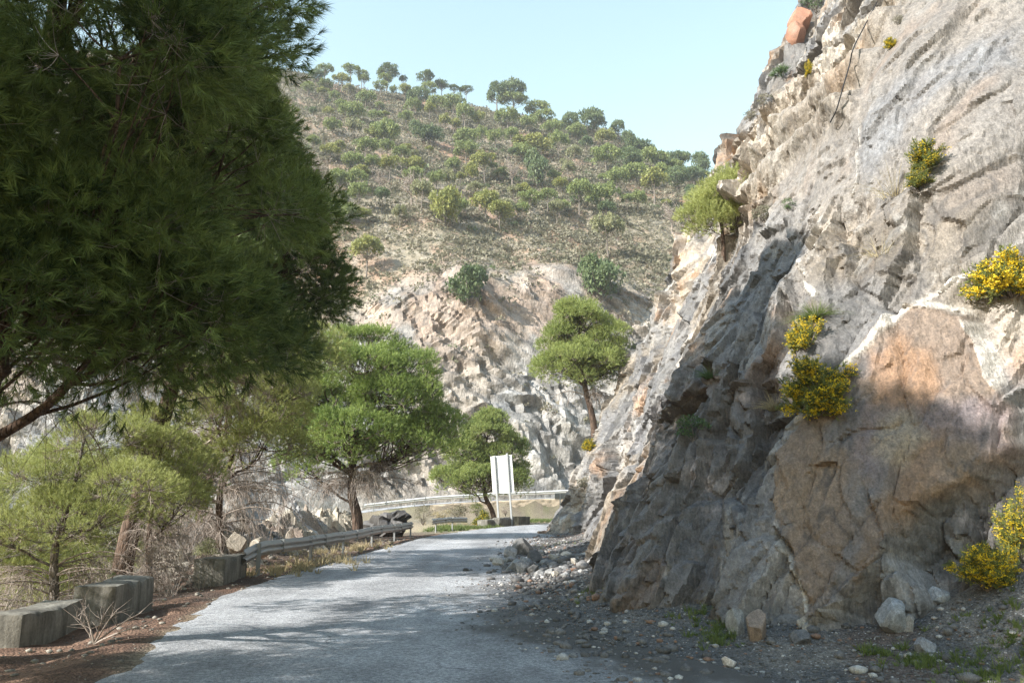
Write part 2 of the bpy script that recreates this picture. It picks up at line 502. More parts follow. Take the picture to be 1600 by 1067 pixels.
def build_cliff():
    s = [0.0]
    while s[-1] < CL_L:
        b = cl_base(np.array(s[-1]))
        d = math.hypot(b[0], b[1]); 
        w = 0.0027 if (b[1] > 6.5) else 0.012
        if b[0] > 8 and b[1] > 58: w = 0.012
        s.append(s[-1] + max(0.028, d * w))
    s = np.array(s)
    z = [-0.4]
    while z[-1] < 44:
        z.append(z[-1] + max(0.03, 0.010 * (z[-1] - 4.0)))
    z = np.array(z)
    S, Z = np.meshgrid(s, z, indexing='ij')
    Sc, Zc = S.copy(), Z.copy()
    # --- zones, in coordinates of the rock face itself
    wob = 0.22 * fbm(S * 1.3, Z * 1.3, octv=3, seed=3); wob2 = 0.22 * fbm(S * 1.3 + 50, Z * 1.3, octv=3, seed=4)
    def zone(pts, soft=None):
        p = sz_poly(pts)
        fz = 0.10 * fbm(S * 5, Z * 5, octv=3, seed=6)
        m = in_poly(S + wob * 0.5, Z + wob2 * 0.5, p).astype(float)
        if soft:
            d, _ = poly_dist(S + wob * 0.5, Z + wob2 * 0.5, p + [p[0]])
            sd = np.where(m > 0.5, d, -d) + fz * min(1, soft * 12)
            return smooth(-soft, soft, sd)
        return m
    slab = zone([(1232, 705), (1300, 625), (1440, 476), (1520, 492), (1560, 560), (1600, 640), (1600, 700), (1540, 745), (1450, 790), (1400, 870), (1350, 925), (1290, 955), (1262, 880), (1235, 800)], 0.035)
    upper = zone([(1180, 300), (1250, 180), (1340, 100), (1440, -60), (1700, -60), (1700, 230), (1480, 330), (1300, 330)], 0.5)
    pale = zone([(1040, 300), (1250, -60), (1440, -60), (1395, 60), (1330, 180), (1240, 240), (1180, 330), (1110, 420)], 0.5)
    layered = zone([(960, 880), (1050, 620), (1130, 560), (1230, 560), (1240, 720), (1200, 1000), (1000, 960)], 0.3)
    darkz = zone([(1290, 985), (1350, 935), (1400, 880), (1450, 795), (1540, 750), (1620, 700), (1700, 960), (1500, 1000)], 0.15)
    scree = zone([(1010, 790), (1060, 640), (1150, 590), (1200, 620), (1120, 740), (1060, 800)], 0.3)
    # --- relief: fractured blocks at several sizes, drawn out along the dip
    ws = 0.5 * fbm(S * 0.5, Z * 0.5, octv=3, seed=21); wz = 0.5 * fbm(S * 0.5 + 9, Z * 0.5, octv=3, seed=22)
    U = S + ws; Vv = Z + wz
    rot = 0.12
    A = U * math.cos(rot) - Vv * math.sin(rot); B = U * math.sin(rot) + Vv * math.cos(rot)
    f1, h1, g1 = facet(A / 2.1 + 0.25 * wob2, B / 3.4 + 0.25 * wob, 31, 1.0, 0.9, gap=True)
    f2, h2, g2 = facet(A / 0.85 + 3 + 0.4 * wob, B / 1.6 + 0.4 * wob2, 32, 1.0, 1.1, gap=True)
    f3, h3, g3 = facet(A / 0.34 + 0.8 * wob2, B / 0.66 + 5, 33, 1.0, 1.1, gap=True)
    f4, h4 = facet(A / 0.14 + 1.5 * wob, B / 0.22, 34, 1.0, 1.1, 0.2)
    ck = smooth(-0.15, 0.25, fbm(S * 0.6, Z * 0.5, octv=3, seed=47)); ck2 = smooth(-0.1, 0.3, fbm(S * 0.9 + 20, Z * 0.9, octv=3, seed=48))
    crack = np.maximum(ck2 * (1 - smooth(0.015, 0.045, g1)), np.maximum(ck * (1 - smooth(0.03, 0.08, g2)), 0.6 * ck2 * ck * (1 - smooth(0.05, 0.13, g3))))
    big = fbm(S * 0.22, Z * 0.16, octv=3, seed=41)
    rough = np.clip(1 - 0.93 * slab - 0.86 * upper, 0.05, 1)
    rough = rough * (0.5 + 0.6 * smooth(-0.3, 0.5, fbm(S * 0.35, Z * 0.3, octv=2, seed=42)))
    rough = np.maximum(rough, layered * 0.8)
    far = smooth(24, 40, cl_base(S)[..., 1])
    d = 0.75 * big * (1 - slab) * (1 + 0.9 * far)
    d = d + rough * ((0.62 + 0.6 * far) * f1 + (0.34 + 0.2 * far) * f2 + 0.16 * f3 + 0.065 * f4)
    d = d - crack * 0.10 * (0.45 + 0.55 * rough)
    d = d + (1 - rough) * (0.05 * fbm(S * 1.2, Z * 0.8, octv=4, seed=43) + 0.020 * f4 + 0.045 * f3 + 0.05 * f2)
    # parallel slabs in the layered band, tilted along the dip
    lay = (A * 1.9 + 1.1 * fbm(S * 0.8, Z * 0.35, octv=3, seed=44))
    saw = lay - np.floor(lay)
    d = d + layered * 0.16 * (0.3 + 0.7 * smooth(-0.3, 0.3, fbm(S * 0.7, Z * 0.7, octv=2, seed=46))) * (smooth(0, 0.7, saw) - smooth(0.7, 1.0, saw))
    d = d + 0.34 * slab - 0.25 * darkz
    # ledge weathered into the upper rock, and beds in the pale part
    bed = Z * 0.9 + 0.35 * S * 0.3 + 0.5 * fbm(S * 0.3, Z * 0.3, octv=3, seed=45)
    sb = bed - np.floor(bed)
    d = d + pale * 0.55 * (smooth(0, 0.75, sb) - smooth(0.8, 1.0, sb)) 
    # --- quartz veins
    vein = np.zeros_like(S)
    def veinline(pts, w):
        nonlocal vein, d
        p = sz_poly(pts)
        dist, _ = poly_dist(S + wob * 0.35, Z + wob2 * 0.35, p)
        ww = w * (0.25 + 1.0 * (0.5 + 0.5 * fbm(S * 2.2, Z * 2.2, octv=2, seed=51)))
        m = (1 - smooth(ww * 0.6, ww * 1.15, dist)) * smooth(-0.55, -0.25, fbm(S * 3.1, Z * 3.1, octv=3, seed=52))
        vein = np.maximum(vein, m); d = d + m * 0.05
    veinline([(1265, 655), (1320, 600), (1390, 535), (1440, 478), (1500, 440), (1560, 418)], 0.10)
    veinline([(1440, 478), (1515, 486), (1550, 540), (1575, 590), (1615, 650)], 0.085)
    veinline([(1245, 405), (1275, 440), (1300, 465)], 0.06)
    veinline([(1100, 960), (1160, 905)], 0.045)
    veinline([(1235, 840), (1265, 900), (1300, 1000)], 0.04)
    veinline([(1345, 200), (1330, 280), (1322, 300)], 0.05)
    # --- colours
    q1 = fbm(S * 0.35, Z * 0.35, octv=4, seed=61); q2 = fbm(S * 0.9, Z * 0.6, octv=4, seed=62); q3 = fbm(S * 2.5, Z * 1.6, octv=4, seed=63)
    c = np.ones(S.shape + (3,)) * np.array([0.205, 0.192, 0.182])
    c = lerp3(c, (0.27, 0.225, 0.178), smooth(-0.15, 0.35, q1))
    c = lerp3(c, (0.165, 0.158, 0.158), smooth(0.1, 0.45, -q2))
    c = lerp3(c, (0.36, 0.21, 0.115), 0.65 * smooth(0.22, 0.55, q2 + 0.2 * q3))
    c = lerp3(c, (0.38, 0.355, 0.325), 0.8 * smooth(0.3, 0.6, q3 + 0.25 * q1))
    c = c * (0.72 + 0.56 * h1)[..., None] * (0.72 + 0.56 * h2)[..., None] * (0.78 + 0.44 * h3)[..., None]
    jo = np.abs(fbm(A * 1.1, B * 0.42, octv=4, seed=65)); jo2 = np.abs(fbm(A * 2.6 + 7, B * 0.9, octv=4, seed=66))
    joint = np.maximum(1 - smooth(0.0, 0.022, jo), 0.7 * (1 - smooth(0.0, 0.03, jo2)))
    palel = (1 - smooth(0.0, 0.02, np.abs(fbm(A * 1.3 + 40, B * 0.8, octv=4, seed=67)))) * smooth(0.0, 0.3, q1)
    c = lerp3(c, (0.235, 0.205, 0.18), 0.72 * upper)
    c = lerp3(c, (0.27, 0.195, 0.145), 0.6 * upper * smooth(0.1, 0.4, fbm(A * 1.4, B * 0.4, octv=4, seed=68)))
    c = lerp3(c, (0.165, 0.155, 0.15), 0.5 * upper * smooth(0.05, 0.4, -q2))
    c = lerp3(c, (0.37, 0.30, 0.225), 0.62 * pale)
    c = lerp3(c, (0.46, 0.42, 0.37), 0.6 * pale * smooth(0.05, 0.4, q2))
    c = lerp3(c, (0.36, 0.225, 0.12), 0.5 * pale * smooth(0.1, 0.5, -q2))
    shiny = zone([(1330, 260), (1345, 200), (1420, 130), (1520, 80), (1600, 60), (1600, 110), (1480, 150), (1400, 220), (1350, 290)], 0.25)
    c = lerp3(c, (0.185, 0.187, 0.20), shiny * 0.75)
    c = lerp3(c, (0.30, 0.30, 0.31), 0.5 * shiny * smooth(0.12, 0.3, fbm(A * 5, B * 2.0, octv=3, seed=64)))
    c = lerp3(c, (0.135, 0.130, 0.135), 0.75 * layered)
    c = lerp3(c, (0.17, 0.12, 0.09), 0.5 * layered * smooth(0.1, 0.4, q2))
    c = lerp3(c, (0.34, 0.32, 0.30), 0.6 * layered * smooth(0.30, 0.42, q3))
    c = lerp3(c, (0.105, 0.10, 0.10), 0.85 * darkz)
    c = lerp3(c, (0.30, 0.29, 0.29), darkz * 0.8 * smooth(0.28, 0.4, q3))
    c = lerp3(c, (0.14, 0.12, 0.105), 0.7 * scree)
    # the big slab: brown skin, ochre and grey-green patches
    sc = np.ones_like(c) * np.array([0.205, 0.152, 0.115])
    sc = lerp3(sc, (0.25, 0.178, 0.122), smooth(-0.1, 0.35, q2))
    sc = lerp3(sc, (0.165, 0.145, 0.135), smooth(0.05, 0.4, -q3))
    och = zone([(1385, 640), (1380, 570), (1430, 530), (1480, 560), (1500, 620), (1470, 650)], 0.12)
    och2 = zone([(1430, 700), (1490, 640), (1520, 670), (1480, 720), (1470, 790), (1420, 800)], 0.12)
    purp = zone([(1370, 650), (1480, 640), (1600, 620), (1600, 720), (1500, 680), (1430, 690), (1390, 760), (1360, 700)], 0.14)
    pal2 = zone([(1395, 660), (1450, 640), (1465, 690), (1430, 730), (1395, 710)], 0.1)
    sc = lerp3(sc, (0.30, 0.165, 0.085), 0.65 * och)
    sc = lerp3(sc, (0.26, 0.155, 0.085), 0.6 * och2)
    sc = lerp3(sc, (0.185, 0.150, 0.155), 0.75 * purp)
    sc = lerp3(sc, (0.33, 0.265, 0.19), 0.8 * pal2)
    c = c * (1 - slab[..., None]) + sc * slab[..., None]
    c = lerp3(c, (0.07, 0.062, 0.058), joint * 0.65)
    c = lerp3(c, (0.55, 0.51, 0.47), palel * 0.35 * (1 - slab))
    c = lerp3(c, (0.58, 0.53, 0.47), vein * (0.55 + 0.40 * smooth(-0.2, 0.2, q3)))
    foot_tone = smooth(0.55, 0.0, Z + 0.3 * q2)  # darker brown tone towards the foot of the rock
    c = lerp3(c, (0.13, 0.115, 0.10), 0.6 * foot_tone)
    c = lerp3(c, (0.19, 0.18, 0.17), 0.25 * upper)
    c = c * (0.84 - 0.08 * upper[..., None])
    P = cl_surface(S, Z)
    P[..., 0] -= CL_DIR[0] * d; P[..., 1] -= CL_DIR[1] * d
    P[..., 2] += 0.10 * f2 * rough + 0.04 * f3 * rough
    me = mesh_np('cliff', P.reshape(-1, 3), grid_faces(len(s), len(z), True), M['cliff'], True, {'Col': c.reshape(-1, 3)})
    o = tag(link('cliff', me), kind='structure')
    try:
        me.set_sharp_from_angle(angle=math.radians(28))
    except Exception:
        pass
    return o, P, (s, z)

cliff_o, cliff_P, (cl_s, cl_z) = build_cliff()
_step = 2
_cp = cliff_P[::_step, ::_step]
CLIFF_BVH = BVHTree.FromPolygons([tuple(p) for p in _cp.reshape(-1, 3)], [tuple(f) for f in grid_faces(_cp.shape[0], _cp.shape[1], True)])

def on_cliff(px, py):
    h, n, i, d = CLIFF_BVH.ray_cast(Vector((0, 0, CAM_H)), ray(px, py).normalized())
    return h, n

# ================================================================ GROUND, ROADS
ROAD_L = [(-3.0, -8), (-3.1, 0), (-3.3, 5), (-3.7, 8), (-4.3, 10.5), (-4.95, 15), (-4.9, 22), (-4.45, 29), (-4.2, 35), (-3.4, 42), (-1.6, 50), (1.2, 58), (5.0, 64), (12, 71), (24, 77), (40, 80)]
ROAD_R = [(2.2, -8), (2.0, 0), (1.9, 5), (1.7, 8), (0.6, 11), (0.3, 14), (0.4, 18), (0.7, 22), (0.4, 27), (0.9, 33), (1.6, 38), (2.3, 44), (3.2, 49), (5.2, 54.5), (9, 60), (16, 66), (28, 70), (42, 72)]
_rl = catmull(ROAD_L, 12); _rr = catmull(ROAD_R, 12)
FAR_PATH = [(-150, 44, -12), (-110, 50, -9.5), (-70, 60, -7), (-38.7, 72, -4.1), (-25, 79.5, -1.1), (-10.7, 86, 1.1), (5.2, 92, 2.0), (25, 97, 2.8), (50, 99, 3.6), (95, 98, 5)]
_fp = catmull(FAR_PATH, 12)

def road_x(y):
    return np.interp(y, _rl[:, 1], _rl[:, 0]), np.interp(y, _rr[:, 1], _rr[:, 0])

def far_info(x, y):
    d, par = poly_dist(x, y, _fp[:, :2])
    i = np.clip(par.astype(int), 0, len(_fp) - 2); f = par - i
    return d, _fp[i, 2] * (1 - f) + _fp[i + 1, 2] * f

def edge_x(y):
    """edge of the level shelf on the valley side"""
    return np.interp(y, [-20, 8, 18, 22, 36, 42, 48, 56, 64, 75, 90], [-6.9, -6.9, -7.0, -9.0, -9.2, -7.0, -5.2, -4.6, -6, -12, -20])

def ground_z(x, y):
    x = np.asarray(x, float); y = np.asarray(y, float)
    xl, xr = road_x(y)
    # fall to the valley on the left
    e = edge_x(y) - x
    z = -0.75 * np.clip(e, 0, 7.0) - 0.05 * np.clip(e - 7, 0, 40)
    out = np.clip(xl - x, 0, None)
    z = z - 0.10 * smooth(0.2, 1.5, out)
    # lit rocky bank behind the guardrail
    g = np.exp(-((x + 8.1) / 1.15) ** 2) * smooth(19.0, 23.5, y) * (1 - smooth(36, 42, y))
    z = z + g * (1.05 + 0.45 * fbm(x * 0.6, y * 0.45, octv=3, seed=71))
    # scree along the cliff foot
    dc, _ = poly_dist(x, y, _cb)
    near = 1 - smooth(11, 15, y)
    hgt = 0.42 + 0.65 * near * smooth(4.2, 6.2, x) - 0.17 * near * (1 - smooth(3.8, 5, x))
    wid = 1.5 + 1.5 * near * smooth(3.5, 6, x) + 0.6 * smooth(16, 22, y) * (1 - smooth(30, 36, y))
    behind = x > np.interp(y, _cb[::-1, 1], _cb[::-1, 0])
    t = np.where(behind, 1.0, np.clip(1 - dc / wid, 0, 1))
    z = z + hgt * t ** 1.35 * smooth(0.0, 0.5, x - xr)
    # far road shelf
    df, zf = far_info(x, y)
    k = 1 - smooth(3.2, np.interp(x, [-16, -9], [12.0, 4.3]), df)
    z = z * (1 - k) + (zf - np.clip((df - 3.2) * 0.45, 0, 3.0)) * k
    # little lumps everywhere but on the roads
    onroad = smooth(-0.05, 0.5, np.minimum(x - xl, xr + 0.2 - x))
    off = (1 - onroad) * smooth(3.0, 3.8, df)
    z = z + off * (0.07 * fbm(x * 1.4, y * 1.4, octv=4, seed=72) + 0.35 * fbm(x * 0.3, y * 0.3, octv=3, seed=73) * smooth(0.5, 4, e))
    return z

def build_ground():
    def axis(lo, hi, c, d0, g, far=None):
        a = [c]
        while a[-1] < hi: a.append(a[-1] + d0 + g * (a[-1] - c))
        b = [c]
        while b[-1] > lo: b.append(b[-1] - d0 - g * (c - b[-1]))
        return np.array(b[::-1][:-1] + a)
    xs = axis(-158, 158, -0.5, 0.075, 0.012)
    ys = axis(-43, 318, 6.5, 0.075, 0.014)
    X, Y = np.meshgrid(xs, ys, indexing='ij')
    Z = ground_z(X, Y)
    xl, xr = road_x(Y)
    # rocks in the bank and in the scree
    bank = np.exp(-((X + 8.1) / 1.4) ** 2) * smooth(19.0, 23.0, Y) * (1 - smooth(38, 44, Y))
    fb, hb = facet(X / 0.9 + 0.3 * fbm(X, Y, octv=2, seed=5), Y / 1.1, 81, 1.0, 1.0, 0.2)
    fs, hs = facet(X / 0.33, Y / 0.4, 82, 1.0, 1.0, 0.2)
    Z = Z + bank * (0.30 * fb + 0.16 * fs)
    n1 = fbm(X * 0.8, Y * 0.8, octv=4, seed=91); n2 = fbm(X * 3.0, Y * 3.0, octv=4, seed=92); n3 = fbm(X * 0.15, Y * 0.15, octv=3, seed=93)
    right = smooth(-0.3, 0.3, X - xr + 0.3)
    c = np.ones(X.shape + (3,)) * np.array([0.165, 0.135, 0.10])
    c = lerp3(c, (0.26, 0.22, 0.155), smooth(0.0, 0.4, n3))
    c = lerp3(c, (0.12, 0.13, 0.06), 0.7 * smooth(0.0, 0.4, n1))
    # reddish pine needle litter on the left verge
    lit = (1 - smooth(-0.15, 0.25, X - xl + 0.25 * n2)) * smooth(-2.2, 0.0, X - edge_x(Y)) * (1 - smooth(40, 46, Y))
    lc = np.ones_like(c) * np.array([0.115, 0.070, 0.050])
    lc = lerp3(lc, (0.20, 0.125, 0.088), smooth(-0.1, 0.35, n2 + 0.4 * n1))
    lc = lerp3(lc, (0.075, 0.055, 0.045), 0.8 * smooth(0.15, 0.4, -n1))
    c = c * (1 - lit[..., None]) + lc * lit[..., None]
    bc = np.ones_like(c) * np.array([0.24, 0.205, 0.165]) * (0.6 + 0.8 * hb)[..., None] * (0.75 + 0.5 * hs)[..., None]
    c = c * (1 - bank[..., None]) + bc * bank[..., None]
    gc = np.ones_like(c) * np.array([0.105, 0.100, 0.098])
    gc = lerp3(gc, (0.165, 0.150, 0.135), smooth(-0.1, 0.4, n2))
    gc = lerp3(gc, (0.115, 0.075, 0.055), 0.6 * smooth(0.15, 0.45, n1))
    gm = right * (1 - smooth(52, 58, Y))
    c = c * (1 - gm[..., None]) + gc * gm[..., None]
    df, zf = far_info(X, Y)
    vg = smooth(64, 74, Y) * (1 - smooth(3.2, 6, df))
    c = lerp3(c, (0.235, 0.20, 0.145), 0.6 * smooth(52, 70, Y) * smooth(3, 5, df))
    m, nt, p, out = new_mat('ground_soil')
    co = coords(nt)
    cc = attr(nt, 'Col').outputs['Color']
    na = noise(nt, co, 14, 6, 0.7)
    ra = ramp(nt, na.outputs[0], [(0.3, (0.55,)), (0.5, (1.0,)), (0.7, (1.5,))])
    cc = mixc(nt, cc, ra.outputs[0], 1.0, 'MULTIPLY')
    v = voro(nt, co, 30)
    rv = ramp(nt, v.outputs['Color'], [(0.72, (0.0,)), (0.78, (1.0,))])
    rd = ramp(nt, v.outputs['Distance'], [(0.25, (1.0,)), (0.34, (0.0,))])
    spk = math_(nt, 'MULTIPLY', math_(nt, 'MULTIPLY', rv.outputs[0], rd.outputs[0]), attr(nt, 'gravel').outputs['Fac'])
    cc = mixc(nt, cc, (0.42, 0.41, 0.40), spk)
    v2 = voro(nt, co, 75)
    rv2 = ramp(nt, v2.outputs['Color'], [(0.2, (0.6,)), (0.8, (1.45,))])
    cc = mixc(nt, cc, rv2.outputs[0], 0.8, 'MULTIPLY')
    nt.links.new(cc, p.inputs['Base Color'])
    h = math_(nt, 'ADD', math_(nt, 'MULTIPLY', na.outputs[0], 1.0), math_(nt, 'MULTIPLY', v.outputs['Distance'], -0.8))
    bump(nt, p, h, 1.0, 0.035)
    p.inputs['Roughness'].default_value = 0.95
    me = mesh_np('ground', np.stack([X, Y, Z], -1).reshape(-1, 3), grid_faces(len(xs), len(ys)), m, True, {'Col': c.reshape(-1, 3), 'gravel': gm.ravel()})
    return tag(link('ground', me), kind='structure')

def road_mat():
    m, nt, p, out = new_mat('old_asphalt')
    co = coords(nt)
    v = voro(nt, co, 115)
    rv = ramp(nt, v.outputs['Color'], [(0.1, (0.21, 0.215, 0.23)), (0.5, (0.31, 0.315, 0.33)), (0.9, (0.46, 0.46, 0.465))])
    n = noise(nt, co, 0.55, 7, 0.68)
    rn = ramp(nt, n.outputs[0], [(0.3, (0.66,)), (0.5, (1.0,)), (0.7, (1.25,))])
    c = mixc(nt, rv.outputs[0], rn.outputs[0], 1.0, 'MULTIPLY')
    nf = noise(nt, co, 26, 3, 0.6)
    rf = ramp(nt, nf.outputs[0], [(0.3, (0.6,)), (0.5, (1.0,)), (0.72, (1.5,))])
    c = mixc(nt, c, rf.outputs[0], 1.0, 'MULTIPLY')
    # worn wheel paths run along the road; open cracks cross it
    mp = nt.nodes.new('ShaderNodeMapping'); mp.inputs['Scale'].default_value = (1.1, 0.05, 1); nt.links.new(co, mp.inputs[0])
    nw = noise(nt, mp.outputs[0], 1.0, 3, 0.5)
    rw = ramp(nt, nw.outputs[0], [(0.36, (0.82,)), (0.62, (1.14,))])
    c = mixc(nt, c, rw.outputs[0], 1.0, 'MULTIPLY')
    nd = noise(nt, co, 2.2, 4, 0.6)
    vx = nt.nodes.new('ShaderNodeMix'); vx.data_type = 'VECTOR'; vx.inputs[0].default_value = 0.22
    nt.links.new(co, vx.inputs[4]); nt.links.new(nd.outputs['Color'], vx.inputs[5])
    vk = voro(nt, vx.outputs[1], 0.62, 'DISTANCE_TO_EDGE')
    rk = ramp(nt, vk.outputs['Distance'], [(0.0, (0.42,)), (0.006, (0.7,)), (0.013, (1.0,))])
    rkm = ramp(nt, n.outputs[0], [(0.45, (0.0,)), (0.6, (0.85,))])
    c = mixc(nt, c, rk.outputs[0], rkm.outputs[0], 'MULTIPLY')
    c = mixc(nt, c, (0.105, 0.098, 0.092), attr(nt, 'grit').outputs['Fac'])
    nt.links.new(c, p.inputs['Base Color'])
    h = math_(nt, 'ADD', math_(nt, 'MULTIPLY', v.outputs['Distance'], -1.0), math_(nt, 'MULTIPLY', nf.outputs[0], 1.2))
    bump(nt, p, h, 1.0, 0.012)
    p.inputs['Roughness'].default_value = 0.8
    return m

def build_road():
    ys = [-8.0]
    while ys[-1] < 79: ys.append(ys[-1] + max(0.06, 0.011 * abs(ys[-1])))
    ys = np.array(ys); us = np.linspace(0, 1, 90)
    U, Y = np.meshgrid(us, ys, indexing='ij')
    xl, xr = road_x(Y)
    rag_l = 0.16 * fbm(Y * 1.3, Y * 0 + 3.3, octv=4, seed=101); rag_r = 0.25 * fbm(Y * 0.9, Y * 0 + 8.3, octv=4, seed=102)
    xl = xl + rag_l; xr = xr + 0.5 + rag_r
    X = xl + (xr - xl) * U
    edge = np.minimum(U, 1 - U)
    Z = ground_z(X, Y) * 0 + 0.004 + 0.012 * smooth(0, 0.03, edge)
    # fine loose grit washed from the cliff across the right side
    n = fbm(X * 0.9, Y * 0.55, octv=4, seed=103); n2 = fbm(X * 5, Y * 3.0, octv=3, seed=104)
    dr = xr - X
    reach = np.interp(Y, [-8, 6, 9, 12, 16, 21, 26, 34, 50], [0.5, 0.6, 1.3, 1.7, 1.3, 1.5, 0.9, 0.5, 0.4])
    g = smooth(1.15, 0.35, dr / reach + 0.55 * n + 0.35 * n2)
    g2 = 0.55 * smooth(0.12, 0.5, n2 + 0.6 * n) * smooth(2.8, 0.8, dr / reach)
    me = mesh_np('road', np.stack([X, Y, Z], -1).reshape(-1, 3), grid_faces(len(us), len(ys)), M['road'], True, {'grit': np.maximum(g, g2).ravel()})
    return tag(link('road', me), kind='structure')

def build_far_road():
    p = catmull(FAR_PATH, 12)
    t = np.gradient(p[:, :2], axis=0); t /= np.linalg.norm(t, axis=1)[:, None]
    nrm = np.stack([-t[:, 1], t[:, 0]], 1)
    w = np.linspace(-2.6, 2.6, 7)
    V = np.zeros((len(p), 7, 3))
    for i, a in enumerate(w):
        V[:, i, :2] = p[:, :2] + nrm * a; V[:, i, 2] = p[:, 2] + 0.012
    me = mesh_np('road', V.reshape(-1, 3), grid_faces(len(p), 7, True), M['road'], True, {'grit': np.zeros(len(p) * 7)})
    return tag(link('road', me), kind='structure')

def build_bank():
    xs = np.arange(-10.4, -6.15, 0.05); ys = np.concatenate([np.arange(18.6, 30, 0.06), np.arange(30, 43, 0.09)])
    X, Y = np.meshgrid(xs, ys, indexing='ij')
    m = smooth(-10.4, -9.2, X) * (1 - smooth(-7.1, -6.3, X + 0.25 * fbm(X, Y, octv=2, seed=150))) * smooth(18.6, 20.8, Y + 0.5 * fbm(X, Y, octv=2, seed=151)) * (1 - smooth(39, 43, Y))
    w1 = 0.4 * fbm(X * 0.9, Y * 0.9, octv=3, seed=152); w2 = 0.4 * fbm(X * 0.9 + 9, Y * 0.9, octv=3, seed=153)
    f1, h1 = facet((X + w1) / 1.1 + 0.4 * Y, (Y + w2) / 1.5, 154, 1.0, 1.0); f2, h2 = facet((X + w2) / 0.42, (Y + w1) / 0.55 + 0.5 * X, 155, 1.0, 1.1); f3, h3 = facet(X / 0.17 + w1, Y / 0.2, 156, 1.0, 1.1)
    Z = ground_z(X, Y) - 0.10 + m * (0.22 + 0.42 * f1 + 0.24 * f2 + 0.11 * f3)
    c = np.ones(X.shape + (3,)) * np.array([0.30, 0.26, 0.205])
    q = fbm(X * 1.1, Y * 1.1, octv=4, seed=157)
    c = lerp3(c, (0.22, 0.21, 0.20), smooth(0.0, 0.3, q)); c = lerp3(c, (0.38, 0.33, 0.26), smooth(0.1, 0.4, -q))
    c = c * (0.65 + 0.7 * h1)[..., None] * (0.7 + 0.6 * h2)[..., None]
    c = lerp3(c, (0.16, 0.105, 0.075), 0.7 * smooth(0.05, 0.3, fbm(X * 0.7 + 4, Y * 0.7, octv=3, seed=158)))
    me = mesh_np('bank', np.stack([X, Y, Z], -1).reshape(-1, 3), grid_faces(len(xs), len(ys)), M['cliff'], True, {'Col': c.reshape(-1, 3)})
    try: me.set_sharp_from_angle(angle=math.radians(28))
    except Exception: pass
    return tag(link('bank', me), kind='structure')

M['road'] = road_mat()
build_bank()
ground_o = build_ground()
GROUND_BVH = BVHTree.FromPolygons([tuple(v.co) for v in ground_o.data.vertices], [tuple(p.vertices) for p in ground_o.data.polygons])

def on_ground(px, py):
    h = GROUND_BVH.ray_cast(Vector((0, 0, CAM_H)), ray(px, py).normalized())[0]
    return h if h is not None else at_depth(px, py, 60)

road_o = build_road()
far_road_o = build_far_road()

# ================================================================ HILL across the valley
H_DIR = np.array([-0.33, 0.944])
_hb0 = catmull([(p[0], p[1], p[2]) for p in FAR_PATH], 12)
_t = np.gradient(_hb0[:, :2], axis=0); _t /= np.linalg.norm(_t, axis=1)[:, None]
_hb = _hb0.copy(); _hb[:, :2] += np.stack([-_t[:, 1], _t[:, 0]], 1) * 5.0
_hs = np.concatenate([[0], np.cumsum(np.hypot(*np.diff(_hb[:, :2], axis=0).T))])

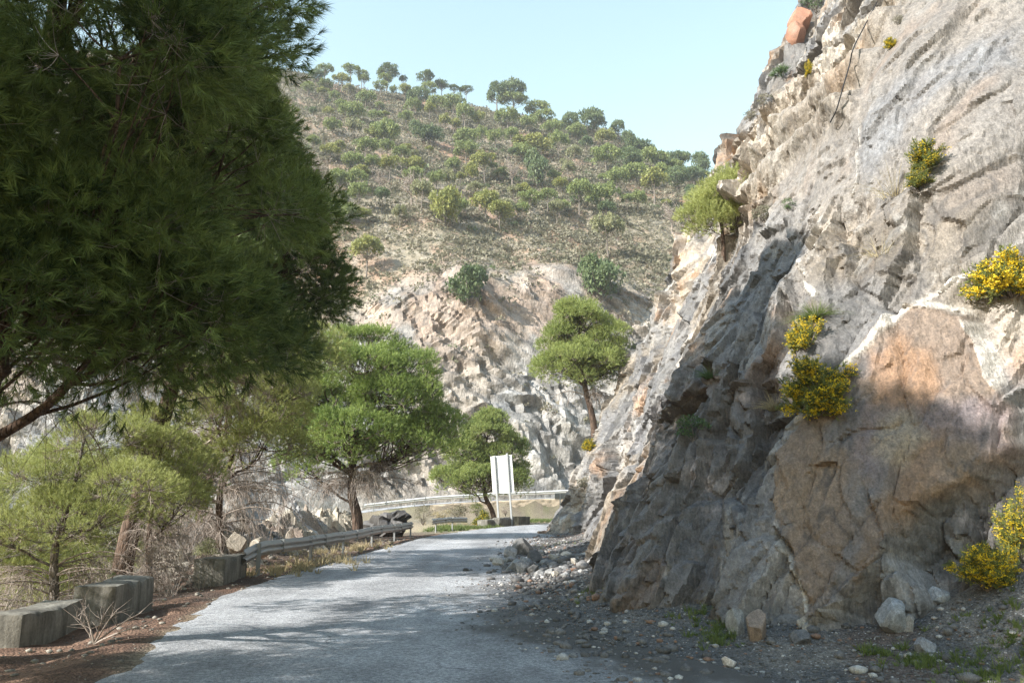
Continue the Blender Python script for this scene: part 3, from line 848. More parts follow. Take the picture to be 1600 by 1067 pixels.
def build_hill():
    s = np.arange(0, _hs[-1], 0.42)
    k = [0.0]
    while k[-1] < 24: k.append(k[-1] + 0.16)
    while k[-1] < 175: k.append(k[-1] + 0.8)
    k = np.array(k)
    S, K = np.meshgrid(s, k, indexing='ij')
    bx = np.interp(S, _hs, _hb[:, 0]); by = np.interp(S, _hs, _hb[:, 1]); bz = np.interp(S, _hs, _hb[:, 2])
    xw = bx + H_DIR[0] * K
    low = fbm(S * 0.05, K * 0 + 1.7, octv=3, seed=111)
    top = np.interp(bx, [-60, -22, -2, 16, 45], [20, 22, 33, 32, 26]) + 5 * low
    cut = np.where(K < 16, K / 16, 1.0)
    zc = top * (1 - (1 - cut) ** 1.25)
    # the ridge falls to the right: heights read off the photograph's skyline
    wx, wv = [], []
    sb = np.linspace(0, _hs[-1], 900); RK = 126.0
    rx = np.interp(sb, _hs, _hb[:, 0]) + H_DIR[0] * RK; ry = np.interp(sb, _hs, _hb[:, 1]) + H_DIR[1] * RK; rz = np.interp(sb, _hs, _hb[:, 2])
    for (px, py) in [(300, 95), (480, 118), (540, 134), (640, 146), (720, 160), (800, 172), (870, 186), (950, 206), (1030, 242), (1100, 282), (1200, 330)]:
        r_ = ray(px, py)
        j = int(np.argmin(np.abs(rx - r_.x / r_.y * ry)))
        wx.append(rx[j]); wv.append((CAM_H + r_.z / r_.y * ry[j] - rz[j] - 27 - 2) / ((RK - 16) * 0.80))
    o_ = np.argsort(wx)
    w = np.interp(xw, np.array(wx)[o_], np.array(wv)[o_])
    zs = np.clip(K - 16, 0, None) * 0.80 * w
    ridge = 126.0
    zs = np.where(K > ridge, (ridge - 16) * 0.80 * w - (K - ridge) * 0.55, zs)
    z = zc + zs + (27 - top + 2.0) * smooth(16, 60, K)
    slope = smooth(13, 22, K + 5 * fbm(S * 0.09, K * 0.09, octv=4, seed=113))
    # gullies and rock
    wz = 2.2 * fbm(S * 0.12, K * 0.12, octv=3, seed=114); wk = 2.2 * fbm(S * 0.12 + 30, K * 0.12, octv=3, seed=115)
    rot = 0.75
    A = (S + wz) * math.cos(rot) - (z + wk) * math.sin(rot); B = (S + wz) * math.sin(rot) + (z + wk) * math.cos(rot)
    f1, h1 = facet(A / 9.0, B / 3.6, 121, 1, 1.1)
    f2, h2 = facet(A / 3.8, B / 1.6, 122, 1, 1.1, 0.12)
    f3, h3 = facet(A / 1.4, B / 0.7, 123, 1, 1.1, 0.15)
    rk = 1 - slope
    rd = 1 - 2 * np.abs(fbm(A / 15 + 0.2 * fbm(S * .1, K * .1, octv=2, seed=7), B / 5.5, octv=5, seed=124, gain=0.55))
    rd2 = 1 - 2 * np.abs(fbm(A / 5.0 + 11, B / 1.7, octv=4, seed=125, gain=0.55))
    am = 0.22 + 0.88 * smooth(-0.2, 0.25, fbm(S * 0.07 + 5, K * 0.1, octv=3, seed=126))
    d = rk * (1.5 * (rd - 0.4) + 0.35 * am * (rd2 - 0.4) + 1.3 * am * f1 + am * am * (0.5 * f2 + 0.3 * f3) + 0.15 * f3) + 1.2 * fbm(S * 0.05, K * 0.05, octv=3, seed=116) * smooth(2, 10, K)
    z = z + slope * (1.6 * fbm(S * 0.08, K * 0.08, octv=4, seed=117) + 0.25 * f3 + 0.4 * f2 * smooth(0.0, 0.4, fbm(S * 0.07, K * 0.07, octv=3, seed=118)))
    d = d * smooth(0, 1.5, K)
    X = bx + H_DIR[0] * K; Y = by + H_DIR[1] * K
    X = X - H_DIR[0] * d * 0.8; Y = Y - H_DIR[1] * d * 0.8
    Z = bz + z + 0.35 * d * rk - 0.15
    q1 = fbm(S * 0.06, K * 0.09, octv=4, seed=131); q2 = fbm(S * 0.25, z * 0.25, octv=4, seed=132); q3 = fbm(S * 0.9, z * 0.9, octv=3, seed=133)
    grey = np.ones(S.shape + (3,)) * np.array([0.225, 0.215, 0.205])
    grey = lerp3(grey, (0.30, 0.285, 0.265), smooth(0.0, 0.4, q2))
    grey = lerp3(grey, (0.17, 0.175, 0.18), 0.7 * smooth(0.1, 0.4, -q2 + 0.3 * q3))
    grey = lerp3(grey, (0.28, 0.225, 0.17), 0.5 * smooth(0.10, 0.42, q1 + 0.35 * q2))
    orange = np.ones_like(grey) * np.array([0.25, 0.21, 0.172])
    orange = lerp3(orange, (0.35, 0.31, 0.27), smooth(0.0, 0.4, q2))
    orange = lerp3(orange, (0.27, 0.175, 0.12), 0.5 * smooth(0.12, 0.42, q1 + 0.3 * q3))
    orange = lerp3(orange, (0.22, 0.215, 0.205), 0.8 * smooth(0.1, 0.4, -q2))
    up = smooth(17, 27, z + 9 * q1)
    c = grey * (1 - up[..., None]) + orange * up[..., None]
    c = c * (0.74 + 0.52 * h2)[..., None] * (0.8 + 0.4 * h3)[..., None]
    jn = np.maximum(1 - smooth(0, 0.035, np.abs(fbm(A / 6, B / 2.2, octv=4, seed=127))), 0.7 * (1 - smooth(0, 0.04, np.abs(fbm(A / 2.2, B / 0.9, octv=3, seed=128)))))
    c = lerp3(c, (0.085, 0.08, 0.075), 0.6 * jn)
    soil = np.ones_like(c) * np.array([0.27, 0.185, 0.128])
    soil = lerp3(soil, (0.195, 0.18, 0.13), 0.75 * smooth(-0.35, 0.15, q2 + 0.5 * q3))
    soil = lerp3(soil, (0.31, 0.275, 0.23), 0.45 * smooth(0.15, 0.45, q3))
    soil = lerp3(soil, (0.33, 0.19, 0.12), 0.7 * smooth(0.15, 0.4, q1))
    c = c * rk[..., None] + soil * slope[..., None]
    me = mesh_np('hillside', np.stack([X, Y, Z], -1).reshape(-1, 3), grid_faces(len(s), len(k), True), M['far_rock'], True, {'Col': c.reshape(-1, 3)})
    o = tag(link('hillside', me), kind='structure')
    try: me.set_sharp_from_angle(angle=math.radians(30))
    except Exception: pass
    return o, np.stack([X, Y, Z], -1), slope, (s, k)

hill_o, hill_P, hill_slope, (h_s, h_k) = build_hill()
_hp = hill_P[::2, ::2]
HILL_BVH = BVHTree.FromPolygons([tuple(p) for p in _hp.reshape(-1, 3)], [tuple(f) for f in grid_faces(_hp.shape[0], _hp.shape[1], True)])

def on_hill(px, py):
    return HILL_BVH.ray_cast(Vector((0, 0, CAM_H)), ray(px, py).normalized())[0]

# ================================================================ PINES
def unit(a):
    return a / (np.linalg.norm(a, axis=-1, keepdims=True) + 1e-9)

def needle_mesh(name, P, D, slen, n, L, wd, mat, rng, tint, flat=False):
    """tufts of needles: n needles along each shoot of length slen"""
    S = len(P)
    a = rng.random((S, n)) ** 0.8
    base = P[:, None, :] + D[:, None, :] * (a * slen)[..., None]
    rnd = unit(rng.normal(size=(S, n, 3)))
    side = unit(rnd - D[:, None, :] * (rnd * D[:, None, :]).sum(-1, keepdims=True))
    ang = np.radians(12 + 42 * rng.random((S, n)))
    dirv = unit(D[:, None, :] * np.cos(ang)[..., None] + side * np.sin(ang)[..., None])
    ll = L * (0.7 + 0.5 * rng.random((S, n)))[..., None]
    tip = base + dirv * ll
    tip[..., 2] -= (ll[..., 0] * 0.08)
    wv = unit(np.cross(dirv, unit(rng.normal(size=(S, n, 3))))) * wd * 0.5
    V = np.stack([base - wv, base + wv, tip], 2).reshape(-1, 3)
    F = np.arange(len(V)).reshape(-1, 3)
    t = np.repeat(np.clip(tint[:, None] + 0.12 * rng.normal(size=(S, n)), 0, 1).ravel(), 3)
    return mesh_np(name, V, F, mat, False, {'tint': t})

def sph(n, rng):
    return unit(rng.normal(size=(n, 3)))

def bez(a, b, c, n):
    t = np.linspace(0, 1, n)[:, None]
    return (1 - t) ** 2 * a + 2 * t * (1 - t) * b + t ** 2 * c

def pine_meshes(key, seed, trunk, r0, lobes, clump_r, nsh, slen, nn, L, wd, mat, bark, up=0.35, tint_rng=(0.15, 0.85), twig_r=0.006, twigs=8, limbr=0.35, dead=None, sides=7, shell=0.55, under=0.0, limb_low=0.6):
    """trunk: list of points; lobes: (cx,cy,cz,rx,ry,rz,n clumps). Gives (trunk mesh, crown mesh, dead branch mesh or None)"""
    rng = rng_(seed)
    tp = catmull(trunk, 6); nt_ = len(tp)
    T = Tubes(); 
    tr = r0 * (1 - 0.82 * np.linspace(0, 1, nt_) ** 1.1)
    tr[0] *= 1.35; tr[1] *= 1.12
    T.add(tp, tr, max(sides, 8))
    P = []; D = []; TI = []
    TW = Tubes()
    for (cx, cy, cz, rx, ry, rz, nc) in lobes:
        lc = np.array([cx, cy, cz], float); lr = np.array([rx, ry, rz], float)
        # limb from the trunk to the lobe
        hd = np.hypot(cx - tp[:, 0], cy - tp[:, 1])
        want = cz - limb_low * hd.min() - 0.35 * rz
        j = int(np.clip(np.argmin(np.abs(tp[:, 2] - want)), nt_ * 0.15, nt_ - 2))
        a = tp[j]; mid = a * 0.45 + lc * 0.55; mid[2] = a[2] * 0.62 + lc[2] * 0.38
        mid += rng.normal(size=3) * 0.12 * np.linalg.norm(lc - a)
        limb = bez(a, mid, lc, 9)
        limb[1:-1] += rng.normal(size=(7, 3)) * 0.02 * np.linalg.norm(lc - a)
        lr0 = min(1.0, nc / 22) * min(tr[j] * 0.62, r0 * limbr * (0.7 + 0.3 * rx / max(l[3] for l in lobes)))
        T.add(limb, np.linspace(lr0, lr0 * 0.35, 9), sides)
        d = sph(nc, rng); d[:, 2] = np.where((d[:, 2] < -0.35) & (rng.random(nc) > under), -d[:, 2], d[:, 2])
        rad = (shell + (1 - shell) * rng.random(nc)) 
        cc = lc + d * rad[:, None] * lr
        for c_, dd in zip(cc, d):
            k = int(np.clip(rng.integers(3, 9), 0, 8))
            b = limb[k]
            mid = (b + c_) * 0.5 + np.array([0, 0, -0.12 * np.linalg.norm(c_ - b)]) + rng.normal(size=3) * 0.06 * np.linalg.norm(c_ - b)
            r1 = lr0 * 0.33
            T.add(bez(b, mid, c_, 6), np.linspace(r1, max(r1 * 0.3, twig_r), 6), max(4, sides - 2))
            cr = clump_r * (0.55 + 0.85 * rng.random())
            ns = int(nsh * (cr / clump_r) ** 2 * (0.8 + 0.4 * rng.random()))
            sd = unit(sph(ns, rng) + dd * 0.55 + np.array([0, 0, up]))
            q = c_ + sd * (cr * (0.35 + 0.65 * rng.random(ns) ** 0.6))[:, None] * np.array([1.1, 1.1, 0.85])
            P.append(q)
            D.append(unit(sd * 0.8 + np.array([0, 0, up * 0.9]) + rng.normal(size=(ns, 3)) * 0.25))
            TI.append(np.clip(tint_rng[0] + (tint_rng[1] - tint_rng[0]) * (0.55 * rng.random() + 0.45 * rng.random(ns)), 0, 1))
            for w in range(min(twigs, ns)):
                e = q[w]
                m2 = (c_ + e) * 0.5 + rng.normal(size=3) * 0.1 * cr
                m2[2] -= 0.12 * cr
                TW.add(bez(c_, m2, e, 4), np.linspace(twig_r, twig_r * 0.5, 4), 3, rng.random())
    P = np.concatenate(P); D = np.concatenate(D); TI = np.concatenate(TI)
    crown = needle_mesh(key + '_crown', P, D, slen, nn, L, wd, M[mat], rng, TI)
    tm = T.mesh(key + '_trunk', M[bark])
    # bare grey twigs and hanging dead branchlets
    if dead:
        for (x0, y0, z0, x1, y1, z1, nd, ln) in dead:
            for i in range(nd):
                e = np.array([x0 + (x1 - x0) * rng.random(), y0 + (y1 - y0) * rng.random(), z0 + (z1 - z0) * rng.random()])
                j = int(np.clip(np.argmin(np.abs(tp[:, 2] - (e[2] - 0.1))), 1, nt_ - 2))
                droop_branch(TW, tp[j], e, ln, rng, max(twig_r * 2.0, 0.012))
    tw = TW.mesh(key + '_twigs', M['dead_twig']) if TW.V else None
    return tm, crown, tw

def droop_branch(TW, a, e, ln, rng, r):
    a = np.array(a, float)
    mid = (a + e) * 0.5; mid[2] += 0.18 * np.linalg.norm(e - a)
    mid += rng.normal(size=3) * 0.08 * np.linalg.norm(e - a)
    main = bez(a, mid, e, 8)
    TW.add(main, np.linspace(r * 1.6, r * 0.5, 8), 4, 0.25 + 0.3 * rng.random())
    outv = unit(e - a)
    for k in range(2, 8):
        for q in range(3):
            s = main[k]
            d = unit(outv * 0.6 + rng.normal(size=3) * 0.6 + np.array([0, 0, -0.35]))
            l1 = ln * (0.5 + 0.8 * rng.random())
            p1 = s + d * l1 * 0.5; p2 = s + d * l1 + np.array([0, 0, -0.45 * l1])
            cur = bez(s, p1, p2, 5)
            TW.add(cur, np.linspace(r * 0.42, r * 0.2, 5), 3, rng.random())
            for w in range(4):
                b = cur[rng.integers(1, 5)]
                l2 = l1 * (0.25 + 0.4 * rng.random())
                d2 = unit(d * 0.5 + rng.normal(size=3) * 0.5 + np.array([0, 0, -0.55]))
                TW.add(bez(b, b + d2 * l2 * 0.5, b + d2 * l2 + np.array([0, 0, -0.25 * l2]), 4), np.linspace(r * 0.24, r * 0.12, 4), 3, rng.random())

def plant_tree(meshes, name, label, group, loc, rz=0.0, sc=1.0, cat='pine tree'):
    root = thing(name, label, cat, loc, group, rz)
    root.scale = (sc, sc, sc)
    link('trunk', meshes[0], root); link('crown', meshes[1], root)
    if meshes[2]: link('bare_twigs', meshes[2], root)
    return root

def gz(x, y):
    return float(ground_z(np.array([x], float), np.array([y], float))[0])

# --- the two big dark pines at the left, beside the road
bigA = pine_meshes('big_pine', 201,
    [(0, 0, -0.3), (0.1, 0.1, 1.2), (0.25, 0.1, 2.6), (0.3, 0.3, 4.5), (0.5, 0.3, 7), (0.5, 0.2, 10), (0.7, 0.2, 12.9)], 0.24,
    [(2.7, -2.3, 5.5, 0.8, 0.7, 0.5, 14), (0.6, -2.6, 5.1, 1.3, 0.7, 0.7, 22), (0.2, -2.3, 6.9, 1.5, 0.8, 1.1, 30), (1.7, -2.0, 8.2, 1.3, 0.9, 1.1, 26), (0.9, 0.3, 13.3, 0.8, 0.9, 0.8, 46), (2.5, -0.6, 3.5, 0.9, 0.9, 0.5, 22), (1.5, -1.8, 3.4, 0.9, 0.7, 0.45, 20), (0.8, -0.5, 3.8, 1.2, 1.3, 0.55, 18), (2.0, -1.4, 4.1, 1.0, 0.8, 0.5, 20), (1.3, -0.2, 4.5, 1.2, 1.5, 0.6, 16), (2.2, 1.2, 5.6, 1.35, 1.6, 1.2, 30), (0.6, -1.4, 5.2, 1.8, 1.3, 1.1, 24), (-1.6, 0.2, 5.4, 1.7, 2.0, 1.2, 22),
     (2.3, -0.6, 6.9, 1.3, 1.5, 1.1, 28), (0.8, 2.2, 6.4, 1.9, 1.4, 1.2, 22), (-1.3, -0.8, 7.8, 1.8, 1.8, 1.3, 24), (1.4, 0.8, 8.9, 1.8, 1.9, 1.3, 34),
     (0.2, -0.4, 10.6, 1.9, 1.9, 1.2, 60), (0.6, 0.4, 12.0, 1.3, 1.3, 0.9, 50)],
    0.58, 82, 0.12, 28, 0.15, 0.008, 'needle', 'bark', up=0.3, tint_rng=(0.0, 0.9), twigs=7, twig_r=0.0045,
    dead=[(0.9, -1.2, 3.0, 2.4, 1.0, 3.6, 8, 0.42), (-2.0, -1.0, 2.5, 1.2, 0.8, 3.4, 9, 0.55)], under=0.35)
bigB = pine_meshes('big_pine_round', 202,
    [(0, 0, -1.2), (0.15, 0, 1.6), (0.5, 0.1, 3.6), (1.0, 0, 6), (1.2, 0.1, 9), (1.4, 0, 12), (1.4, 0, 14.2)], 0.23,
    [(2.6, -0.3, 6.2, 1.1, 1.5, 0.7, 24), (0.0, -0.4, 6.0, 1.5, 1.6, 0.8, 22), (3.15, -0.2, 7.7, 1.15, 1.6, 1.1, 40), (1.8, -1.9, 6.7, 1.7, 1.1, 1.4, 36),
     (-0.2, -0.9, 7.8, 1.6, 1.6, 1.5, 34), (1.8, 1.7, 7.4, 1.8, 1.3, 1.5, 24), (2.5, -0.4, 9.6, 1.25, 1.6, 1.3, 38), (1.6, -1.5, 9.4, 1.6, 1.2, 1.3, 34),
     (0.2, -0.3, 10.6, 1.5, 1.6, 1.3, 28), (1.5, -0.2, 11.6, 1.3, 1.5, 1.3, 36), (0.7, 0.1, 13.3, 1.2, 1.4, 1.2, 30)],
    0.56, 84, 0.13, 22, 0.15, 0.013, 'needle', 'bark', up=0.3, tint_rng=(0.0, 0.85), twigs=6, twig_r=0.007,
    dead=[(-0.3, -1.5, 4.9, 3.0, 1.2, 5.6, 14, 0.5)], under=0.35)
A_LOC = (-6.15, 8.9, gz(-6.15, 8.9))
B_LOC = (-8.3, 17.8, gz(-8.3, 17.8))
plant_tree(bigA, 'pine_tree', 'tall dark pine in the left foreground with a sunlit tuft and hanging bare twigs', 'big dark pines on the left verge', A_LOC)
plant_tree(bigB, 'pine_tree', 'tall dark rounded pine behind the foreground pine, its edge against the sky', 'big dark pines on the left verge', B_LOC)
# the rest of the row, beyond the left edge of the photograph: it shades the road and the foot of the cliff
high = pine_meshes('high_crowned_pine', 209,  # unseen; crown shaped high and dense to throw shade on the slab
    [(0, 0, -0.6), (0.1, 0, 3), (0, 0.1, 7), (0.1, 0, 11), (0, 0, 15)], 0.26,
    [(-1.2, 0.6, 10.5, 2.0, 2.0, 1.3, 26), (1.4, -0.6, 11.0, 2.0, 2.0, 1.3, 26), (-0.8, -1.0, 12.8, 2.2, 2.2, 1.3, 28), (0.9, 0.8, 13.2, 2.0, 2.0, 1.3, 26), (0, 0, 15.2, 1.9, 1.9, 1.2, 26)],
    0.66, 90, 0.2, 14, 0.2, 0.035, 'needle', 'bark', up=0.3, twigs=3, under=0.4, shell=0.35)
for (x, y, rz, sc, m_, lb) in [(-7.0, 3.8, 0.2, 0.75, high, 'unseen bare-stemmed pine at the left verge, crown shaped to shade the slab'),
                               (-8.7, 2.5, 1.3, 0.94, bigA, 'dark pine out of frame at left, level with the nearest bit of road'),
                               (-8.4, -2.4, 4.1, 1.0, bigB, 'dark pine out of frame at left, beside the camera')]:
    # (the leaning pine added below to shade the blocks also stands here)
    plant_tree(m_, 'pine_tree', lb, 'big dark pines on the left verge', (x, y, gz(x, y)), rz, sc)

# --- sparse, sunlit pines on the valley side, with many dead lower branches
sparse = pine_meshes('sparse_pine', 203,
    [(0, 0, -0.5), (0.05, 0, 1.0), (-0.1, 0.1, 2.2), (0.15, 0.1, 3.4), (0.3, 0.1, 4.6)], 0.13,
    [(0.4, -0.5, 2.7, 1.1, 0.9, 0.5, 18), (-1.3, -0.5, 2.7, 1.0, 0.9, 0.5, 16), (1.6, -0.2, 3.4, 1.0, 0.9, 0.5, 16), (-0.5, 0.2, 3.7, 1.1, 0.9, 0.5, 16), (0.7, 0.1, 4.5, 1.0, 0.8, 0.45, 16)],
    0.42, 54, 0.13, 20, 0.10, 0.0075, 'needle_yellow', 'bark_grey', up=0.5, twigs=18, twig_r=0.0065,
    dead=[(-2.2, -1.2, 0.5, 2.2, 0.8, 2.0, 34, 0.6)], under=0.4)
mid_left = pine_meshes('leaning_pine', 204,
    [(0, 0, -0.8), (0.15, 0, 1.2), (0.5, 0.1, 2.6), (0.7, 0.1, 4.2), (1.0, 0, 5.6)], 0.15,
    [(1.5, -0.3, 4.1, 1.3, 1.1, 0.7, 22), (0.2, -0.4, 3.9, 1.1, 1.0, 0.6, 18), (2.4, 0.0, 4.7, 1.0, 1.0, 0.8, 20), (1.2, 0.1, 5.4, 1.3, 1.1, 0.7, 22), (2.3, 0.3, 3.4, 0.9, 0.8, 0.5, 12)],
    0.48, 66, 0.14, 20, 0.11, 0.010, 'needle_yellow', 'bark', up=0.5, twigs=10, twig_r=0.008,
    dead=[(-1.4, -1.0, 1.2, 2.4, 0.8, 3.0, 26, 0.7)], under=0.4)

def ground_at(px, y):
    """point of the ground under the image column px at distance y"""
    x = (px - CX) / F_PX * y * 1.0
    return (x, y, gz(x, y))

plant_tree(sparse, 'pine_tree', 'sparse yellowish pine with a grey trunk and dead drooping branches behind the blocks', 'sparse pines on the valley side', (-8.3, 15.4, gz(-8.3, 15.4)), 0.0, 0.84)
plant_tree(mid_left, 'pine_tree', 'leaning yellow-green pine right behind the start of the guardrail, bare limbs showing', 'sparse pines on the valley side', (-9.0, 24.0, max(gz(-9.0, 24.0), -0.3)), 0.0, 1.12)
t_ = plant_tree(sparse, 'pine_tree', 'leggy yellowish pine at the left edge above the valley road', 'sparse pines on the valley side', (-11.4, 18.6, gz(-11.4, 18.6) - 0.2), 2.4, 1.1)
plant_tree(mid_left, 'pine_tree', 'dim green pine in the valley behind the leaning pine', 'sparse pines on the valley side', (-14.5, 27.0, gz(-14.5, 27.0)), 1.9, 1.25)

plant_tree(mid_left, 'pine_tree', 'low leaning pine added unseen left of the frame to shade the concrete blocks', 'sparse pines on the valley side', (-9.4, 10.4, gz(-9.4, 10.4)), 2.7, 0.95)  # unseen copy, added only to shade the blocks
for i, (px, y, sc, rz, lb) in enumerate([(60, 24, 1.0, 0.8, 'feathery pale pine low on the valley side, farthest left'), (150, 30, 1.15, 2.2, 'feathery pale pine behind the grey trunk'), (245, 27, 0.85, 3.6, 'small feathery pine between grey trunk and guardrail'),
                                        (20, 38, 1.4, 4.4, 'tall feathery pine near the valley road, at the left edge'), (330, 40, 1.1, 5.3, 'feathery pine in the valley left of the centre pine'), (210, 44, 1.4, 1.4, 'tall feathery pine across the valley road bend')]):
    x = (px - CX) / F_PX * y
    plant_tree(sparse, 'pine_tree', lb, 'sparse pines on the valley side', (x, y, gz(x, y) - 0.1), rz, sc)
M['pale_twig'] = leaf_mat('pale_bare_twigs', (0.26, 0.21, 0.175), (0.50, 0.44, 0.385), 0.1, 0.9)
for i, (px, y, hh, lb) in enumerate([(45, 14.5, 1.5, 'bare pale twiggy bush behind the first concrete block'), (130, 16.5, 1.7, 'bare pale twiggy bush behind the second concrete block'), (225, 18.5, 1.5, 'bare twiggy bush left of the block at the guardrail'),
                                     (15, 20.0, 2.0, 'tall bare twiggy bush at the left edge above the valley'), (290, 22.0, 1.4, 'bare twiggy bush behind the block at the guardrail'), (170, 25.0, 2.2, 'bare twiggy bush deep on the valley side')]):
    rb = rng_(820 + i); x = (px - CX) / F_PX * y; TWb = Tubes()
    root = thing('bare_bush', lb, 'bare bush', (x, y, gz(x, y) - 0.05), 'bare bushes on the valley side')
    for k in range(15):
        a_ = rb.random() * 6.28; r_ = hh * (0.25 + 0.55 * rb.random())
        droop_branch(TWb, np.zeros(3), np.array([math.cos(a_) * r_, math.sin(a_) * r_, hh * (0.45 + 0.55 * rb.random())]), 0.32 * hh, rb, 0.010)
    link('twigs', TWb.mesh('bare_bush_twigs', M['pale_twig']), root)
feathery = pine_meshes('feathery_pine', 210,
    [(0, 0, -1.5), (0.1, 0, 0.2), (0.0, 0.1, 1.4), (0.3, 0.1, 2.6), (0.5, 0, 4.0)], 0.13,
    [(-1.1, -0.4, 2.3, 0.9, 0.8, 0.45, 16), (1.3, -0.4, 2.6, 1.0, 0.9, 0.55, 20), (0.2, -0.9, 3.1, 1.0, 0.8, 0.5, 20), (-0.7, 0.0, 3.6, 1.0, 0.9, 0.5, 18), (1.5, 0.0, 3.9, 0.95, 0.9, 0.6, 20), (0.5, 0.1, 4.6, 1.0, 0.9, 0.5, 18)],
    0.40, 46, 0.13, 20, 0.10, 0.0095, 'needle_yellow', 'bark', up=0.5, twigs=14, twig_r=0.0075,
    dead=[(-1.7, -1.0, 0.4, 1.9, 0.6, 2.2, 30, 0.55)], under=0.4)
for (x, y, sc, rz, lb) in [(-7.6, 21.6, 1.0, 0.0, 'feathery yellow-green pine behind the block at the guardrail, lit from the left'), (-7.2, 16.9, 0.74, 2.0, 'low feathery pine right of the grey trunk, in front of the big rounded pine')]:
    plant_tree(feathery, 'pine_tree', lb, 'sparse pines on the valley side', (x, y, max(gz(x, y), -0.5)), rz, sc)
# --- the pines around the bend
center = pine_meshes('bend_pine', 205,
    [(0, 0, -0.4), (-0.05, 0, 1.0), (-0.35, 0.1, 2.1), (-0.3, 0.1, 3.6), (0.0, 0, 5.4), (0.2, 0, 7.4)], 0.27,
    [(-2.9, -0.5, 4.6, 1.1, 1.3, 0.9, 26), (-2.6, -0.2, 6.0, 1.0, 1.2, 0.8, 22), (-1.9, -0.3, 4.2, 1.4, 1.6, 0.9, 34), (1.9, -0.2, 4.0, 1.6, 1.7, 0.9, 38), (3.1, 0.2, 4.4, 1.2, 1.4, 1.0, 30), (-0.1, -1.6, 4.3, 1.8, 1.2, 1.0, 34), (0.0, 1.6, 4.5, 2.0, 1.3, 1.0, 24),
     (-1.5, 0.0, 6.0, 1.6, 1.8, 1.1, 40), (1.6, -0.2, 5.9, 1.9, 1.8, 1.1, 46), (0.2, -0.9, 7.1, 1.7, 1.6, 1.1, 40), (0.1, 0.2, 8.3, 1.4, 1.4, 0.9, 34), (-2.6, 0.3, 3.0, 1.0, 1.1, 0.6, 14), (1.9, 0.1, 7.1, 1.2, 1.3, 0.8, 26)],
    0.58, 62, 0.18, 14, 0.14, 0.019, 'needle_mid', 'bark', up=0.6, tint_rng=(0.05, 0.9), twigs=5, twig_r=0.012,
    dead=[(-2.0, -1.2, 2.2, 2.6, 1.2, 3.2, 22, 0.7)], under=0.25, shell=0.6, limbr=0.42)
plant_tree(center, 'pine_tree', 'large round bright green pine leaning over the guardrail, centre left', 'pines around the bend', (-6.6, 36.0, -0.1), 0.0, 1.0)
slope_pine = pine_meshes('slope_pine', 206,
    [(0, 0, -0.6), (-0.1, 0, 1.2), (-0.45, 0, 2.8), (-0.7, 0, 4.4), (-0.8, 0, 6.2), (-0.7, 0, 7.4)], 0.22,
    [(-2.1, 0, 4.2, 1.2, 1.5, 0.8, 24), (0.8, 0, 4.2, 1.2, 1.5, 0.8, 26), (-0.7, -1.2, 4.3, 1.5, 1.0, 0.9, 24), (-0.6, 1.1, 4.5, 1.5, 1.0, 0.9, 16), (-1.8, 0, 5.6, 1.2, 1.5, 1.0, 28), (0.7, 0, 5.5, 1.2, 1.5, 1.0, 28),
     (-0.6, -0.2, 6.6, 1.6, 1.5, 1.0, 36), (-0.7, 0, 7.5, 1.1, 1.1, 0.6, 20)],
    0.58, 78, 0.18, 14, 0.14, 0.020, 'needle_olive', 'bark', up=0.6, tint_rng=(0.15, 1.0), twigs=5, twig_r=0.013,
    dead=[(-2.4, -1.0, 2.0, 1.0, 1.0, 3.2, 7, 0.6)], under=0.5, shell=0.45)
h_, n_ = on_cliff(931, 688)
if h_ is None: h_ = at_depth(931, 688, 46)
print('slope pine at', h_)
p_ = at_depth(930, 690, 46)
plant_tree(slope_pine, 'pine_tree', 'olive green pine with a bare trunk on the rock spur above the small road sign', 'pines around the bend', tuple(p_), 0.0, 7.9 / 8.0)
sign_pine = pine_meshes('sign_pine', 207,
    [(0, 0, -0.4), (-0.3, 0, 1.0), (-0.85, 0, 2.2), (-0.9, 0, 3.8), (-0.8, 0, 5.6), (-0.6, 0, 7.0)], 0.23,
    [(-3.2, 0, 3.2, 1.4, 1.6, 1.0, 28), (0.9, 0, 3.3, 1.5, 1.6, 1.0, 28), (-1.0, -1.6, 3.1, 1.9, 1.2, 1.0, 32), (-1.0, 1.5, 3.5, 1.9, 1.2, 1.0, 20), (-2.3, 0, 5.0, 1.5, 1.6, 1.2, 34), (0.7, 0, 5.1, 1.5, 1.6, 1.2, 34), (-0.7, -0.2, 6.5, 1.7, 1.6, 1.1, 36), (-0.4, 0, 7.6, 1.0, 1.1, 0.6, 16)],
    0.64, 74, 0.2, 13, 0.16, 0.030, 'needle_olive', 'bark', up=0.6, tint_rng=(0.1, 0.85), twigs=4, twig_r=0.016, under=0.35, shell=0.55)
plant_tree(sign_pine, 'pine_tree', 'round pine with a leaning trunk standing behind the tall white sign', 'pines around the bend', (-1.15, 61.0, -0.1), 0.0, 0.98)
small_pine = pine_meshes('young_pine', 208,
    [(0, 0, -0.4), (0.0, 0, 0.5), (-0.05, 0, 1.0), (0.0, 0, 1.7)], 0.06,
    [(-0.45, 0, 0.75, 0.45, 0.5, 0.45, 16), (0.45, 0, 0.8, 0.45, 0.5, 0.45, 16), (0, -0.4, 0.9, 0.6, 0.4, 0.5, 16), (0.0, 0, 1.45, 0.6, 0.6, 0.45, 22), (0.3, 0, 1.75, 0.4, 0.4, 0.3, 12)],
    0.3, 34, 0.15, 16, 0.11, 0.012, 'needle_yellow', 'bark', up=0.8, tint_rng=(0.25, 1.0), twigs=4, twig_r=0.006, under=0.5)
h_, n_ = on_cliff(1130, 390)
print('young pine at', h_)
plant_tree(small_pine, 'pine_tree', 'small bushy bright green pine growing out of the cliff face', None, tuple(h_) if h_ else tuple(at_depth(1125, 385, 26)), 0.0, (122 / F_PX * (h_.y if h_ else 26)) / 2.0)

